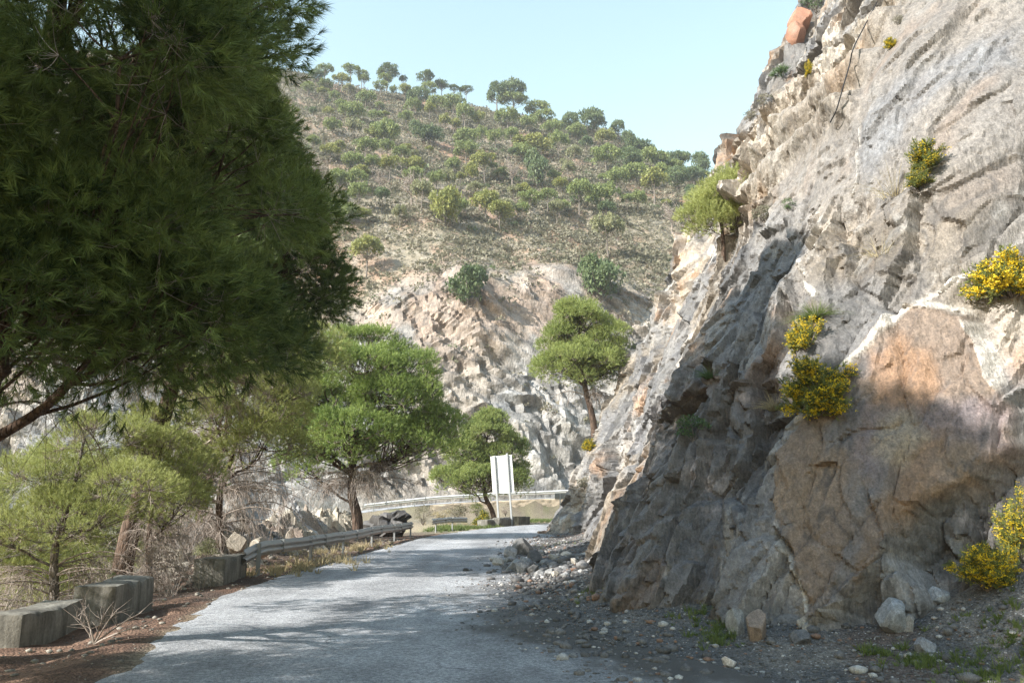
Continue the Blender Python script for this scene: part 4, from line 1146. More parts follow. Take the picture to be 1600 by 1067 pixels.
# --- pines on the hillside: crown centre x,y, width, height and foot y in a 1599x1067 enlargement of the hill, with the look
HT = """100 150 60 45 200 d;130 125 70 35 185 g;222 118 70 35 170 g;262 130 55 28 180 g;352 122 90 45 180 d;410 150 35 30 175 d;487 150 70 55 195 d;548 180 60 40 215 d;592 188 40 30 215 d;635 200 55 30 230 d;190 160 70 45 225 y;270 160 45 40 215 g;345 160 55 40 225 g;130 180 60 45 215 g;215 195 50 40 250 p;330 185 60 40 245 g;125 205 50 30 245 y;375 200 30 40 245 g;415 200 60 45 255 y;465 240 75 60 280 d;500 195 75 45 240 g;277 232 65 45 275 g;195 260 55 30 290 g;230 288 85 50 320 g;530 250 60 50 325 g;505 268 45 35 325 y;590 250 70 60 300 g;745 220 80 60 280 d;805 205 80 60 280 d;805 240 85 45 285 g;630 285 60 60 355 g;678 305 50 45 360 y;785 300 80 55 350 g;860 320 55 45 375 g;890 275 75 50 310 g;915 300 70 40 340 g;937 340 65 45 395 g;1010 320 60 50 360 d;1085 325 90 65 370 d;1030 355 65 50 400 g;345 365 90 80 420 g;455 350 50 55 395 d;513 365 80 65 418 d;232 330 55 50 390 p;275 400 80 50 485 g;637 375 75 60 440 g;690 360 40 50 410 g;740 370 55 50 430 g;795 360 50 45 430 g;635 415 75 55 470 g;870 400 120 60 455 y;965 385 65 60 450 g;1022 425 50 45 485 p;1135 440 95 70 505 g;1215 395 50 60 440 d;1140 375 80 50 420 y;1265 415 80 55 455 d;1305 450 95 65 510 g;1220 455 80 60 500 d;1395 450 75 60 500 d;1475 475 60 70 530 d;1240 500 80 60 550 g;1310 520 100 70 625 y;1175 515 80 65 590 g;1390 520 75 60 570 d;1380 480 60 45 520 g;1440 590 50 50 620 d;700 455 80 65 550 y;655 500 50 70 575 y;800 490 55 65 560 x;888 510 80 110 560 r;228 460 70 55 500 g;362 465 70 55 545 y;440 470 80 50 520 y;440 550 80 90 635 x;570 515 50 60 570 p;260 500 60 40 530 y;250 565 70 65 660 g;325 530 60 60 580 x;1040 560 80 75 665 g;1120 590 110 75 640 g;705 605 100 75 680 y;755 635 90 65 725 y;560 640 110 110 700 R;615 625 55 60 670 g;1140 690 100 90 808 p;1372 650 70 65 725 x;280 770 105 80 880 y;640 925 130 115 985 r;1115 885 150 130 965 r;1450 505 70 60 560 d;1340 495 60 50 540 g;960 330 40 40 380 g;70 190 55 40 240 g;160 330 60 45 375 g;150 420 60 45 470 y;185 520 70 55 590 g;160 620 70 60 690 g;1180 340 50 40 385 d;1490 520 40 40 570 d;420 300 50 40 345 g;560 310 45 40 360 y;590 470 50 45 520 g;1000 480 45 45 540 p;1250 590 60 50 650 g;960 620 50 45 690 p;400 640 50 50 700 p;840 560 50 45 620 y"""

def hill_variant(seed, kind, mat):
    """crown 2 wide and 1 high on a trunk; scaled per tree. kind: umbrella, round, dead"""
    rng = rng_(seed)
    n = {'umbrella': 26, 'round': 34, 'dead': 0}[kind]
    V = []; TI = []
    for i in range(n):
        if kind == 'umbrella':
            a = rng.random() * 2 * math.pi; r = math.sqrt(rng.random()) * 0.80
            c = np.array([r * math.cos(a), r * math.sin(a), 0.15 + 0.62 * math.sqrt(max(0, 1 - (r / 0.98) ** 2)) * (0.45 + 0.55 * rng.random())])
            cr = 0.26
        else:
            d = sph(1, rng)[0]; c = d * (0.45 + 0.32 * rng.random()); c[2] = 0.5 + c[2] * 0.52; cr = 0.28
        m = 70
        d = unit(sph(m, rng) + np.array([0, 0, 0.4]))
        q = c + d * cr * (0.5 + 0.5 * rng.random((m, 1))) * np.array([1, 1, 0.75])
        t1 = unit(rng.normal(size=(m, 3)) + d * 0.6); t2 = unit(np.cross(t1, rng.normal(size=(m, 3))))
        sz = 0.085 * (0.6 + 0.7 * rng.random((m, 1)))
        V.append(np.stack([q - t2 * sz * 0.5, q + t2 * sz * 0.5, q + t1 * sz * 1.3], 1).reshape(-1, 3))
        TI.append(np.repeat(np.clip(0.5 * rng.random() + 0.5 * rng.random(m), 0, 1), 3))
    crown = None
    if V:
        V = np.concatenate(V)
        crown = mesh_np('hill_crown', V, np.arange(len(V)).reshape(-1, 3), M[mat], False, {'tint': np.concatenate(TI)})
    # trunk: foot at -1 (rescaled so that the crown's underside is at 0), limbs into the crown
    T = Tubes()
    lean = rng.normal(size=2) * 0.06
    T.add([(-lean[0], -lean[1], -1.08), (-lean[0] * 0.3, 0, -0.5), (0, 0, 0.05), (lean[0], lean[1], 0.55)], [0.075, 0.058, 0.045, 0.02], 6)
    for i in range(9 if kind != 'dead' else 22):
        a = rng.random() * 2 * math.pi; z0 = -0.15 + 0.4 * rng.random() if kind != 'dead' else -0.3 + 0.8 * rng.random(); r = 0.45 + 0.45 * rng.random()
        e = np.array([r * math.cos(a), r * math.sin(a), z0 + 0.25 + 0.3 * rng.random()])
        p = bez(np.array([0, 0, z0]), np.array([e[0] * 0.5, e[1] * 0.5, z0 + 0.05]), e, 5)
        T.add(p, np.linspace(0.024, 0.008, 5), 4, rng.random())
        if kind == 'dead':
            for k in range(10):
                b = p[rng.integers(1, 5)]; d = unit(sph(1, rng)[0] + np.array([0, 0, 0.3])) * (0.2 + 0.25 * rng.random())
                T.add([b, b + d * 0.5 + np.array([0, 0, 0.02]), b + d], [0.012, 0.009, 0.005], 3, rng.random())
    return T.mesh('hill_trunk', M['bark_grey'] if kind != 'dead' else M['dead_twig']), crown

HV = {}
for i, (k, kind, mat) in enumerate([('g', 'umbrella', 'hill_mid'), ('g', 'umbrella', 'hill_mid'), ('g', 'umbrella', 'hill_mid'), ('y', 'umbrella', 'hill_yellow'), ('y', 'umbrella', 'hill_yellow'), ('d', 'umbrella', 'hill_dark'), ('d', 'round', 'hill_dark'),
                                    ('p', 'umbrella', 'hill_pale'), ('r', 'round', 'hill_dark'), ('R', 'round', 'hill_yellow'), ('x', 'dead', 'dead_twig')]):
    HV.setdefault(k, []).append(hill_variant(300 + i, kind, mat))

LOOK = {'g': 'green umbrella pine', 'y': 'yellowish umbrella pine', 'd': 'dark green pine', 'p': 'pale thin-crowned pine', 'r': 'dark round bushy pine', 'R': 'yellow-green bushy pine', 'x': 'bare grey dead pine'}
HILL_TREES = []
rg = rng_(17)
for e in HT.split(';'):
    cx, cy, w, h, fy, k = e.split()
    cx, cy, w, h, fy = [float(v) for v in (cx, cy, w, h, fy)]
    Z = 700 / 1599.0
    px, pf = 450 + cx * Z, 50 + fy * Z
    p = on_hill(px, pf)
    q = 0
    while p is None and q < 80:
        pf += 1.5; q += 1; p = on_hill(px, pf)
    if p is None: continue
    dep = p.y * math.cos(PITCH) + (p.z - CAM_H) * math.sin(PITCH)
    m2px = dep / F_PX * 1.0
    q_ = 1.0 if fy < 262 else 1.25
    wd = w * Z * m2px * 1.04 * q_; hc = h * Z * m2px * 0.98 * q_
    under_ = max(0.25 * hc, (pf - (50 + (cy + h * 0.5) * Z)) * m2px) if k not in 'rR' else 0.12 * hc
    HILL_TREES.append((px, pf, p, wd, hc, min(under_, 0.9 * hc + 2.2), k))

# smaller ones between them
rq = rng_(91)
while len(HILL_TREES) < 175:
    px = 478 + 640 * rq.random(); py = 110 + 250 * rq.random() ** 1.2
    p = on_hill(px, py)
    if p is None or p.z < 40: continue
    if any(abs(px - t[0]) < 13 and abs(py - t[1]) < 9 for t in HILL_TREES): continue
    w_ = 2.2 + 3.2 * rq.random() ** 1.5; k_ = 'ggggyydppx'[rq.integers(0, 10)] if px < 900 else 'gggddyp'[rq.integers(0, 7)]
    HILL_TREES.append((px, py, p, w_, w_ * (0.55 + 0.25 * rq.random()), 0.8 + 2.2 * rq.random(), k_))
seen_lab = {}
def spot(px, pf):
    if pf < 165 and pf < 120 + (px - 480) * 0.20 + 18: band = 'on the ridge'
    elif pf < 190 + (px - 480) * 0.06: band = 'high up'
    elif pf < 265: band = 'upper mid-hill'
    elif pf < 345: band = 'lower mid-hill'
    else: band = 'atop the rock cut'
    col = ['beside the big dark pine', 'above the centre pine', 'left of the middle', 'above the white sign', 'above the spur pine', 'near the right cliff'][int(np.clip((px - 480) / 105, 0, 5))]
    return band, col
labs = []
for t in HILL_TREES:
    b, c_ = spot(t[0], t[1]); labs.append((LOOK[t[6]], b, c_))
from collections import defaultdict
cnt = defaultdict(list)
for i, l in enumerate(labs): cnt[l].append(i)
ORD = ['leftmost', 'second', 'third', 'fourth', 'fifth', 'sixth', 'seventh', 'eighth', 'ninth', 'tenth', 'eleventh', 'twelfth', 'thirteenth', 'fourteenth', 'fifteenth', 'sixteenth']
for l, ids in cnt.items():
    ids.sort(key=lambda i: HILL_TREES[i][0])
    for n, i in enumerate(ids):
        labs[i] = f'{l[0]} {l[1]} {l[2]}' if len(ids) == 1 else f'{l[0]} {l[1]} {l[2]}, {ORD[n]} of {len(ids)} rightwards'
for (px, pf, p, wd, hc, und, k), lab in zip(HILL_TREES, labs):
    tm, cm = HV[k][rg.integers(0, len(HV[k]))]
    root = thing('pine_tree', lab, 'pine tree', (p.x, p.y, p.z - 0.05), 'pines on the hillside', rg.random() * 6.28)
    z0 = und
    o = link('trunk', tm, root); o.location = (0, 0, z0); o.scale = (wd / 2, wd / 2, max(z0, 0.3) if k not in 'rR' else hc)
    if k not in 'rRx':
        o.scale = (wd / 2 * 0.8, wd / 2 * 0.8, z0)
    if k == 'x': o.scale = (wd / 2, wd / 2, (z0 + hc) / 2.0); o.location = (0, 0, (z0 + hc) / 2.0)
    if cm:
        o = link('crown', cm, root); o.location = (0, 0, z0); o.scale = (wd / 2, wd / 2, hc)

# --- low scrub covering the hill
def leaf_clumps(name, pts, sizes, per, rng, mat, tint=None, flat=0.65, up=0.35, leaf=0.45):
    n = len(pts)
    d = unit(rng.normal(size=(n, per, 3)) + np.array([0, 0, up]))
    d[..., 2] = np.abs(d[..., 2])
    q = pts[:, None, :] + d * (sizes[:, None] * (0.45 + 0.55 * rng.random((n, per))))[..., None] * np.array([1, 1, flat])
    t1 = unit(d + rng.normal(size=(n, per, 3)) * 0.6); t2 = unit(np.cross(t1, rng.normal(size=(n, per, 3))))
    s = (sizes[:, None] * leaf * (0.6 + 0.8 * rng.random((n, per))))[..., None]
    V = np.stack([q - t2 * s * 0.5, q + t2 * s * 0.5, q + t1 * s], 2).reshape(-1, 3)
    tt = rng.random(n) if tint is None else tint
    t = np.repeat(np.clip(tt[:, None] * 0.75 + 0.25 * rng.random((n, per)), 0, 1).ravel(), 3)
    return mesh_np(name, V, np.arange(len(V)).reshape(-1, 3), mat, False, {'tint': t})

def build_scrub():
    rng = rng_(55)
    ns_, nk_ = hill_slope.shape
    P = []
    tries = 185000
    a = rng.integers(0, ns_, tries); b = rng.integers(0, nk_, tries)
    # even spread over the surface: reject by the step of the k axis
    dk = np.gradient(h_k)
    keep = rng.random(tries) < dk[b] / dk.max()
    a, b = a[keep], b[keep]
    S = h_s[a]; K = h_k[b]
    dens = 0.38 + 0.62 * smooth(-0.30, 0.06, fbm(S * 0.11, K * 0.16, octv=4, seed=140))
    sl = hill_slope[a, b]
    pr = np.where(sl > 0.5, dens, 0.10 + 0.25 * sl)
    vis = (hill_P[a, b, 0] > -75) & (hill_P[a, b, 0] < 75) & (K > 2)
    keep = (rng.random(len(a)) < pr) & vis
    a, b = a[keep], b[keep]
    pts = hill_P[a, b] + np.stack([rng.normal(size=len(a)) * 0.3, rng.normal(size=len(a)) * 0.3, np.zeros(len(a))], 1)
    sz = 0.38 + 1.0 * rng.random(len(a)) ** 2.0
    pts[:, 2] -= 0.06
    # darker green evergreen bushes in drifts
    g_ = rng.permutation(len(a))
    dr = fbm(h_s[a] * 0.05 + 40, h_k[b] * 0.08, octv=3, seed=141)
    g_ = [i for i in g_ if dr[i] > 0.02 and h_k[b[i]] < 115][:900]
    gp_ = pts[g_]
    tag(link('scrub', leaf_clumps('green_scrub', gp_, 0.7 + 0.9 * rng.random(len(g_)) ** 2, 34, rng, M['hill_dark'], flat=0.6, leaf=0.30)), 'darker green evergreen bushes in drifts on the hillside', 'scrub', kind='stuff')
    return tag(link('scrub', leaf_clumps('scrub', pts, sz, 20, rng, M['scrub'], leaf=0.36)), 'low grey-green scrub bushes covering the hillside', 'scrub', kind='stuff')
build_scrub()

# ================================================================ BUILT THINGS ON THE ROAD
def gp(px, py, z=0.0):
    d = ray(px, py); t = (z - CAM_H) / d.z
    return np.array([d.x * t, d.y * t, z])

def concrete_mat():
    m, nt, p, out = new_mat('old_concrete')
    co = coords(nt)
    n = noise(nt, co, 2.2, 6, 0.65); n2 = noise(nt, co, 22, 5, 0.7)
    mp = nt.nodes.new('ShaderNodeMapping'); mp.inputs['Scale'].default_value = (6, 6, 0.7); nt.links.new(co, mp.inputs[0])
    ns = noise(nt, mp.outputs[0], 1.6, 4, 0.6)
    r = ramp(nt, n.outputs[0], [(0.3, (0.11, 0.10, 0.085)), (0.6, (0.20, 0.19, 0.165)), (0.8, (0.28, 0.265, 0.24))])
    rs = ramp(nt, ns.outputs[0], [(0.38, (0.5,)), (0.6, (1.1,))])
    c = mixc(nt, r.outputs[0], rs.outputs[0], 0.75, 'MULTIPLY')
    r2 = ramp(nt, n2.outputs[0], [(0.3, (0.7,)), (0.7, (1.3,))])
    c = mixc(nt, c, r2.outputs[0], 0.8, 'MULTIPLY')
    nt.links.new(c, p.inputs['Base Color'])
    bump(nt, p, math_(nt, 'ADD', n2.outputs[0], math_(nt, 'MULTIPLY', n.outputs[0], 0.5)), 0.8, 0.015)
    p.inputs['Roughness'].default_value = 0.95
    return m
M['concrete'] = concrete_mat()

def block(name, label, a, b, width, h, seed, group, sink=0.15, chip=0.016, mat='concrete'):
    """weathered concrete block: a-b is the foot of its road-side face; it extends away from the road by width"""
    a = np.array(a[:2]); b = np.array(b[:2])
    L = np.linalg.norm(b - a); ux = (b - a) / L; uy = np.array([-ux[1], ux[0]])
    nx, ny, nz = max(6, int(L / 0.06)), max(5, int(width / 0.06)), max(6, int((h + sink) / 0.06))
    bm_v = {}; V = []; F = []
    def vid(i, j, k):
        if (i, j, k) not in bm_v:
            bm_v[(i, j, k)] = len(V); V.append((i / nx * L, j / ny * width, k / nz * (h + sink) - sink))
        return bm_v[(i, j, k)]
    for i in range(nx):
        for j in range(ny):
            for k, fl in ((0, 1), (nz, 0)):
                q = [vid(i, j, k), vid(i + 1, j, k), vid(i + 1, j + 1, k), vid(i, j + 1, k)]; F.append(q[::-1] if fl else q)
    for i in range(nx):
        for k in range(nz):
            for j, fl in ((0, 0), (ny, 1)):
                q = [vid(i, j, k), vid(i + 1, j, k), vid(i + 1, j, k + 1), vid(i, j, k + 1)]; F.append(q[::-1] if fl else q)
    for j in range(ny):
        for k in range(nz):
            for i, fl in ((0, 1), (nx, 0)):
                q = [vid(i, j, k), vid(i, j + 1, k), vid(i, j + 1, k + 1), vid(i, j, k + 1)]; F.append(q[::-1] if fl else q)
    V = np.array(V); Cn = np.array([L / 2, width / 2, 0])
    # knocked-off edges
    ex = np.minimum(V[:, 0], L - V[:, 0]); ey = np.minimum(V[:, 1], width - V[:, 1]); ez = h - V[:, 2]
    e2 = np.sort(np.stack([ex, ey, ez], 1), 1)[:, 1]
    nn = fbm(V[:, 0] * 3 + seed, V[:, 1] * 3, V[:, 2] * 3, octv=4, seed=seed)
    pull = (1 - smooth(0.0, 0.10, e2)) * (0.4 + 1.4 * smooth(-0.1, 0.5, nn)) * chip * 2.2 + np.abs(nn) * chip * 0.5
    dirv = unit(Cn - V); V = V + dirv * pull[:, None]
    V[:, 2] += 0.03 * fbm(V[:, 0] * 1.1, V[:, 1] * 1.1, octv=2, seed=seed + 3) * (V[:, 2] > 0.1)
    z0 = gz((a[0] + b[0]) / 2, (a[1] + b[1]) / 2)
    me = mesh_np(name, V, np.array(F), M[mat], True)
    try: me.set_sharp_from_angle(angle=math.radians(35))
    except Exception: pass
    o = link(name, me)
    o.location = (a[0], a[1], z0); o.rotation_euler = (0, 0, math.atan2(ux[1], ux[0]))
    return tag(o, label, 'concrete block', group)

block('concrete_block', 'long stained concrete block at the lower left edge of the photo', gp(30, 1003), gp(128, 972), 0.50, 0.43, 1, 'concrete blocks along the left verge')
block('concrete_block', 'dark concrete block with a broken end behind the dead branch', gp(176, 968), gp(239, 943), 0.55, 0.50, 2, 'concrete blocks along the left verge')
block('concrete_block', 'grey concrete block holding the near end of the long guardrail', gp(349, 911), gp(385, 900), 0.62, 0.50, 3, 'concrete blocks along the left verge')
block('concrete_block', 'stained concrete block left of the sign posts', gp(762, 823), gp(779, 822), 0.8, 0.52, 4, 'concrete blocks in front of the tall sign', chip=0.04)
block('concrete_block', 'broken crumbling concrete block between the sign posts', gp(782, 822.5), gp(804, 820), 0.8, 0.56, 5, 'concrete blocks in front of the tall sign', chip=0.08)
block('concrete_block', 'square concrete block right of the sign posts, its left face lit', gp(811, 818), gp(829, 817.4), 0.95, 0.62, 6, 'concrete blocks in front of the tall sign')

WBEAM = [(0.00, -0.155), (0.012, -0.150), (0.022, -0.115), (0.072, -0.085), (0.080, -0.060), (0.070, -0.035), (0.018, -0.012), (0.012, 0.0), (0.018, 0.012), (0.070, 0.035), (0.080, 0.060), (0.072, 0.085), (0.022, 0.115), (0.012, 0.150), (0.0, 0.155)]
def guardrail(name, label, pts, post_at, zc=0.56, group=None, mat='steel', flare=True, scale=1.0):
    """W-beam rail on C-section posts; pts = ground points along the rail, rail face to the right of travel"""
    P = catmull(pts, 6)
    seg = np.concatenate([[0], np.cumsum(np.linalg.norm(np.diff(P[:, :2], axis=0), axis=1))])
    tot = seg[-1]
    s = np.linspace(0, tot, max(12, int(tot / 0.5)))
    C = np.stack([np.interp(s, seg, P[:, i]) for i in range(3)], 1)
    t = unit(np.gradient(C, axis=0) * np.array([1, 1, 0])); n = np.stack([t[:, 1], -t[:, 0], np.zeros(len(t))], 1)
    root = thing(name, label, 'guardrail', tuple(C[0]), group)
    V = np.zeros((len(s), len(WBEAM) * 2, 3))
    rng = rng_(len(s))
    for i in range(len(s)):
        dip = 0.0; out_ = 0.0
        if flare and s[i] < 1.2:
            q = (1.2 - s[i]) / 1.2; dip = -0.16 * q * q; out_ = -0.12 * q * q
        wob = 0.012 * math.sin(s[i] * 0.9 + 1.3) + 0.006 * math.sin(s[i] * 2.7)
        ring = [C[i] + n[i] * (o * scale + out_ + wob * 0.5) + np.array([0, 0, zc + z * scale + dip + wob]) for o, z in WBEAM]
        back = [C[i] + n[i] * (o * scale - 0.006 + out_ + wob * 0.5) + np.array([0, 0, zc + z * scale + dip + wob]) for o, z in WBEAM[::-1]]
        V[i] = np.array(ring + back)
    m2 = len(WBEAM) * 2
    i = np.arange(len(s) - 1)[:, None] * m2; j = np.arange(m2)[None, :]; k = (j + 1) % m2
    F = np.stack([i + j, i + m2 + j, i + m2 + k, i + k], -1).reshape(-1, 4)
    caps = []
    rail = link('rail', mesh_np('rail', V.reshape(-1, 3) - C[0], F, M[mat]), root)
    # overlap joints with bolt heads, every 4 m
    for d in np.arange(2.2, tot - 0.3, 4.0):
        c = np.array([np.interp(d, seg, P[:, q]) for q in range(3)]); kx = int(np.argmin(np.abs(s - d)))
        jm = MB(); jm.box(-0.012, 0.012, 0.0, 0.094 * scale, -0.150 * scale, 0.150 * scale)
        o = jm.build('joint', M['steel_dark'], rail)
        o.location = c - C[0] + np.array([0, 0, zc + 0.006]) - n[kx] * 0.004; o.rotation_euler = (0, 0, math.atan2(t[kx][1], t[kx][0]) + math.pi)
    for d in post_at:
        kx = int(np.argmin(np.abs(s - d)))
        c = C[kx]; ang = math.atan2(t[kx][1], t[kx][0])
        pm = MB()
        g0 = -0.35
        pm.box(-0.055, -0.049, -0.075, -0.015, g0, zc + 0.13); pm.box(0.049, 0.055, -0.075, -0.015, g0, zc + 0.13); pm.box(-0.049, 0.049, -0.021, -0.015, g0, zc + 0.128)
        o = pm.build('post', M[mat], root); o.location = c - C[0]; o.rotation_euler = (0, 0, ang + math.pi)
        # (turned so that the web is on the rail side)
        o.rotation_euler = (0, 0, ang)
        sp = MB(); sp.box(-0.05, 0.05, -0.0145, 0.004, zc - 0.09, zc + 0.09)
        q = sp.build('spacer', M['steel_dark'], o); q.location = (0, 0, 0); q.rotation_euler = (0, 0, math.pi)
    return root

r0 = gp(386, 903); r1 = gp(643, 838)
pts = [np.array([r0[0] + (r1[0] - r0[0]) * t - 0.10 * math.sin(t * math.pi), r0[1] + (r1[1] - r0[1]) * t, 0.0]) for t in np.linspace(0, 1, 6)]
for p in pts: p[2] = gz(p[0], p[1])
guardrail('guardrail', 'long grey steel crash barrier along the left verge', [tuple(p) for p in pts], [0.7, 4.6, 8.6, 12.6, 16.6, 20.2], group='steel guardrails beside the near road')
a, b = gp(674, 830), gp(729, 824.5)
guardrail('guardrail', 'short separate piece of steel crash barrier before the bend', [(a[0], a[1], gz(a[0], a[1])), ((a[0] + b[0]) / 2, (a[1] + b[1]) / 2, 0), (b[0], b[1], gz(b[0], b[1]))], [0.45, 3.1], group='steel guardrails beside the near road', flare=False)

# the road on the far side: rail, wall, two red-ended barriers
fpn = catmull(FAR_PATH, 12)
ft = np.gradient(fpn[:, :2], axis=0); ft /= np.linalg.norm(ft, axis=1)[:, None]
fnear = np.concatenate([fpn[:, :2] + np.stack([ft[:, 1], -ft[:, 0]], 1) * 2.9, fpn[:, 2:3]], 1)
sel = [i for i in range(len(fnear)) if -14.5 < fnear[i, 0] < 30]
fr = fnear[sel][::3]
tl = float(np.sum(np.linalg.norm(np.diff(fr[:, :2], axis=0), axis=1)))
guardrail('guardrail', 'pale crash barrier along the upper road across the bend', [tuple(p) for p in fr], list(np.arange(1, tl, 4.0)), zc=0.62, mat='white_paint', flare=False, scale=1.25)

def stone_wall():
    sel = [i for i in range(len(fpn)) if -9.5 < fpn[i, 0] < 45]
    q = fpn[sel]; tt = ft[sel]
    off = np.stack([tt[:, 1], -tt[:, 0]], 1)
    top = q[:, :2] + off * 3.35; V = []; n = len(q)
    rows = 9
    seg = np.concatenate([[0], np.cumsum(np.linalg.norm(np.diff(top, axis=0), axis=1))])
    ss = np.linspace(0, seg[-1], int(seg[-1] / 0.25)); zr = np.linspace(0, 1, 22)
    X = np.interp(ss, seg, top[:, 0]); Y = np.interp(ss, seg, top[:, 1]); Zt = np.interp(ss, seg, q[:, 2]) - 0.02
    Ox = np.interp(ss, seg, off[:, 0]); Oy = np.interp(ss, seg, off[:, 1])
    S, Rr = np.meshgrid(ss, zr, indexing='ij')
    d, h1 = facet(S / 0.55, Rr * 9, 171, 0.6, 0.5, 0.5)
    out_ = 0.25 * (1 - Rr) + 0.10 * d
    Pf = np.stack([X[:, None] + Ox[:, None] * out_, Y[:, None] + Oy[:, None] * out_, -0.9 + (Zt[:, None] + 0.9) * Rr], -1)
    cap = np.stack([X - Ox * 0.5, Y - Oy * 0.5, Zt], -1)[:, None, :]
    bot = np.stack([X - Ox * 0.5, Y - Oy * 0.5, Zt * 0 - 0.9], -1)[:, None, :]
    G = np.concatenate([Pf, cap, bot, Pf[:, :1]], 1)
    c = np.ones(G.shape) * np.array([0.50, 0.41, 0.30])
    c[:, :22] = np.array([0.50, 0.41, 0.31]) * (0.7 + 0.6 * h1)[..., None]
    me = mesh_np('stone_wall', G.reshape(-1, 3), grid_faces(G.shape[0], G.shape[1]), M['stone'], False, {'Col': c.reshape(-1, 3)})
    tag(link('stone_wall', me), 'pale stone retaining wall holding up the far road at the bend', 'stone wall')
stone_wall()

def barrier(px0, px1, label):
    def at(px):
        P3 = np.concatenate([fnear[:, :2], fnear[:, 2:3]], 1)
        x, y = project(P3); i = int(np.argmin(np.abs(x - px) + 1e3 * (fnear[:, 1] < 30)))
        return P3[i]
    a, b = at(px0), at(px1)
    L = np.linalg.norm((b - a)[:2]); ang = math.atan2(b[1] - a[1], b[0] - a[0])
    root = thing('road_barrier', label, 'road barrier', tuple(a), 'red and white barriers on the valley road', ang)
    root.rotation_euler = (0, -math.atan2(b[2] - a[2], L), ang)
    prof = [(-0.30, 0.0), (-0.30, 0.10), (-0.14, 0.35), (-0.09, 0.85), (0.09, 0.85), (0.14, 0.35), (0.30, 0.10), (0.30, 0.0)]
    def piece(name, x0, x1, mat):
        V = [(x0, y, z) for y, z in prof] + [(x1, y, z) for y, z in prof]
        n = len(prof); F = [(i, (i + 1) % n, n + (i + 1) % n, n + i) for i in range(n)] + [tuple(range(n))[::-1], tuple(range(n, 2 * n))]
        me = bpy.data.meshes.new(name); me.from_pydata(V, [], F); me.materials.append(M[mat]); link(name, me, root)
    e = 0.16 * L
    piece('red_end', 0, e, 'red_paint'); piece('body', e, L, 'white_paint')
barrier(252, 284, 'white barrier with a red end, seen through the dead branches')
barrier(306, 364, 'longer white barrier with a red end, beside the pale boulders')

# --- tall sign seen from behind
def tall_sign():
    base = gp(790, 818.5)
    y = 57.0
    x0, x1 = (781 - 800) / F_PX * y * 1.0, (800.5 - 800) / F_PX * y
    root = thing('road_sign', 'tall white sign seen from the back, leaning left on two steel posts', 'sign', ((x0 + x1) / 2, y, gz((x0 + x1) / 2, y)))
    root.rotation_euler = (0, math.radians(-4.3), math.radians(-14))
    hw = (x1 - x0) / 2 + 0.02
    pw, pz0, pz1 = 0.76, 2.22, 4.80
    # boards: extruded aluminium planks stacked edge to edge
    V = MB(); n = 15; hh = (pz1 - pz0) / n
    for i in range(n):
        V.box(-pw, pw, -0.02, 0.02, pz0 + i * hh + 0.014, pz0 + (i + 1) * hh - 0.014)
    V.box(-pw + 0.01, pw - 0.01, 0.0, 0.012, pz0 + 0.02, pz1 - 0.02)
    pan = V.build('panel', M['sign_back'], root)
    st = MB(); st.box(-0.02 - 0.0, 0.30, -0.0235, -0.0205, pz0 + 0.22, pz0 + 0.34)
    st.build('maker_plate', M['plate'], pan)
    for sx in (-hw, hw):
        p = MB(); w = 0.055; top = pz1 + (0.02 if sx < 0 else 0.10)
        p.box(sx - w, sx + w, -0.155, -0.147, -0.4, top); p.box(sx - w, sx + w, -0.040, -0.032, -0.4, top); p.box(sx - 0.005, sx + 0.005, -0.147, -0.040, -0.4, top - 0.002)
        po = p.build('post', M['post_steel'], root)
        cl = MB()
        for i in range(n):
            z = pz0 + (i + 0.5) * hh
            cl.box(sx + 0.057, sx + 0.085, -0.050, -0.021, z - 0.03, z + 0.03); cl.box(sx - 0.085, sx - 0.057, -0.050, -0.021, z - 0.03, z + 0.03)
        cl.build('clamps', M['steel_dark'], po)
M['sign_back'] = flat_mat('bare_aluminium_back', (0.74, 0.74, 0.73), 0.5, 0.04, 2.0)
M['plate'] = flat_mat('maker_plate', (0.56, 0.56, 0.56), 0.5, 0.25, 22.0)
M['post_steel'] = flat_mat('zinc_post', (0.36, 0.37, 0.38), 0.5, 0.1, 4.0, 0.35)
tall_sign()
def small_sign():
    y = 63.0
    p = at_depth(876, 806, y); x = p.x
    g = gz(x, y)
    root = thing('road_sign', 'small dark rectangular sign on one post beyond the cliff foot', 'sign', (x, y, g), None, math.radians(-18))
    top = CAM_H + (783 - 770.5) / F_PX * y - g
    m = MB(); m.box(-0.44, 0.44, -0.012, 0.012, top - 0.46, top); pn = m.build('panel', M['steel_dark'], root)
    r = MB(); r.box(-0.42, 0.42, -0.045, -0.0125, top - 0.36, top - 0.33); r.box(-0.42, 0.42, -0.045, -0.0125, top - 0.13, top - 0.10); r.build('rib', M['steel_dark'], pn)
    q = MB(); q.box(-0.04, 0.04, -0.125, -0.0455, -0.5, top - 0.02); q.build('post', M['post_steel'], root)
small_sign()

# ================================================================ ROCKS
def ico(sub):
    import bmesh
    bm = bmesh.new(); bmesh.ops.create_icosphere(bm, subdivisions=sub, radius=1.0)
    V = np.array([v.co[:] for v in bm.verts]); F = np.array([[v.index for v in f.verts] for f in bm.faces]); bm.free()
    return V, F
ICO4, ICO1 = ico(4), ico(1)

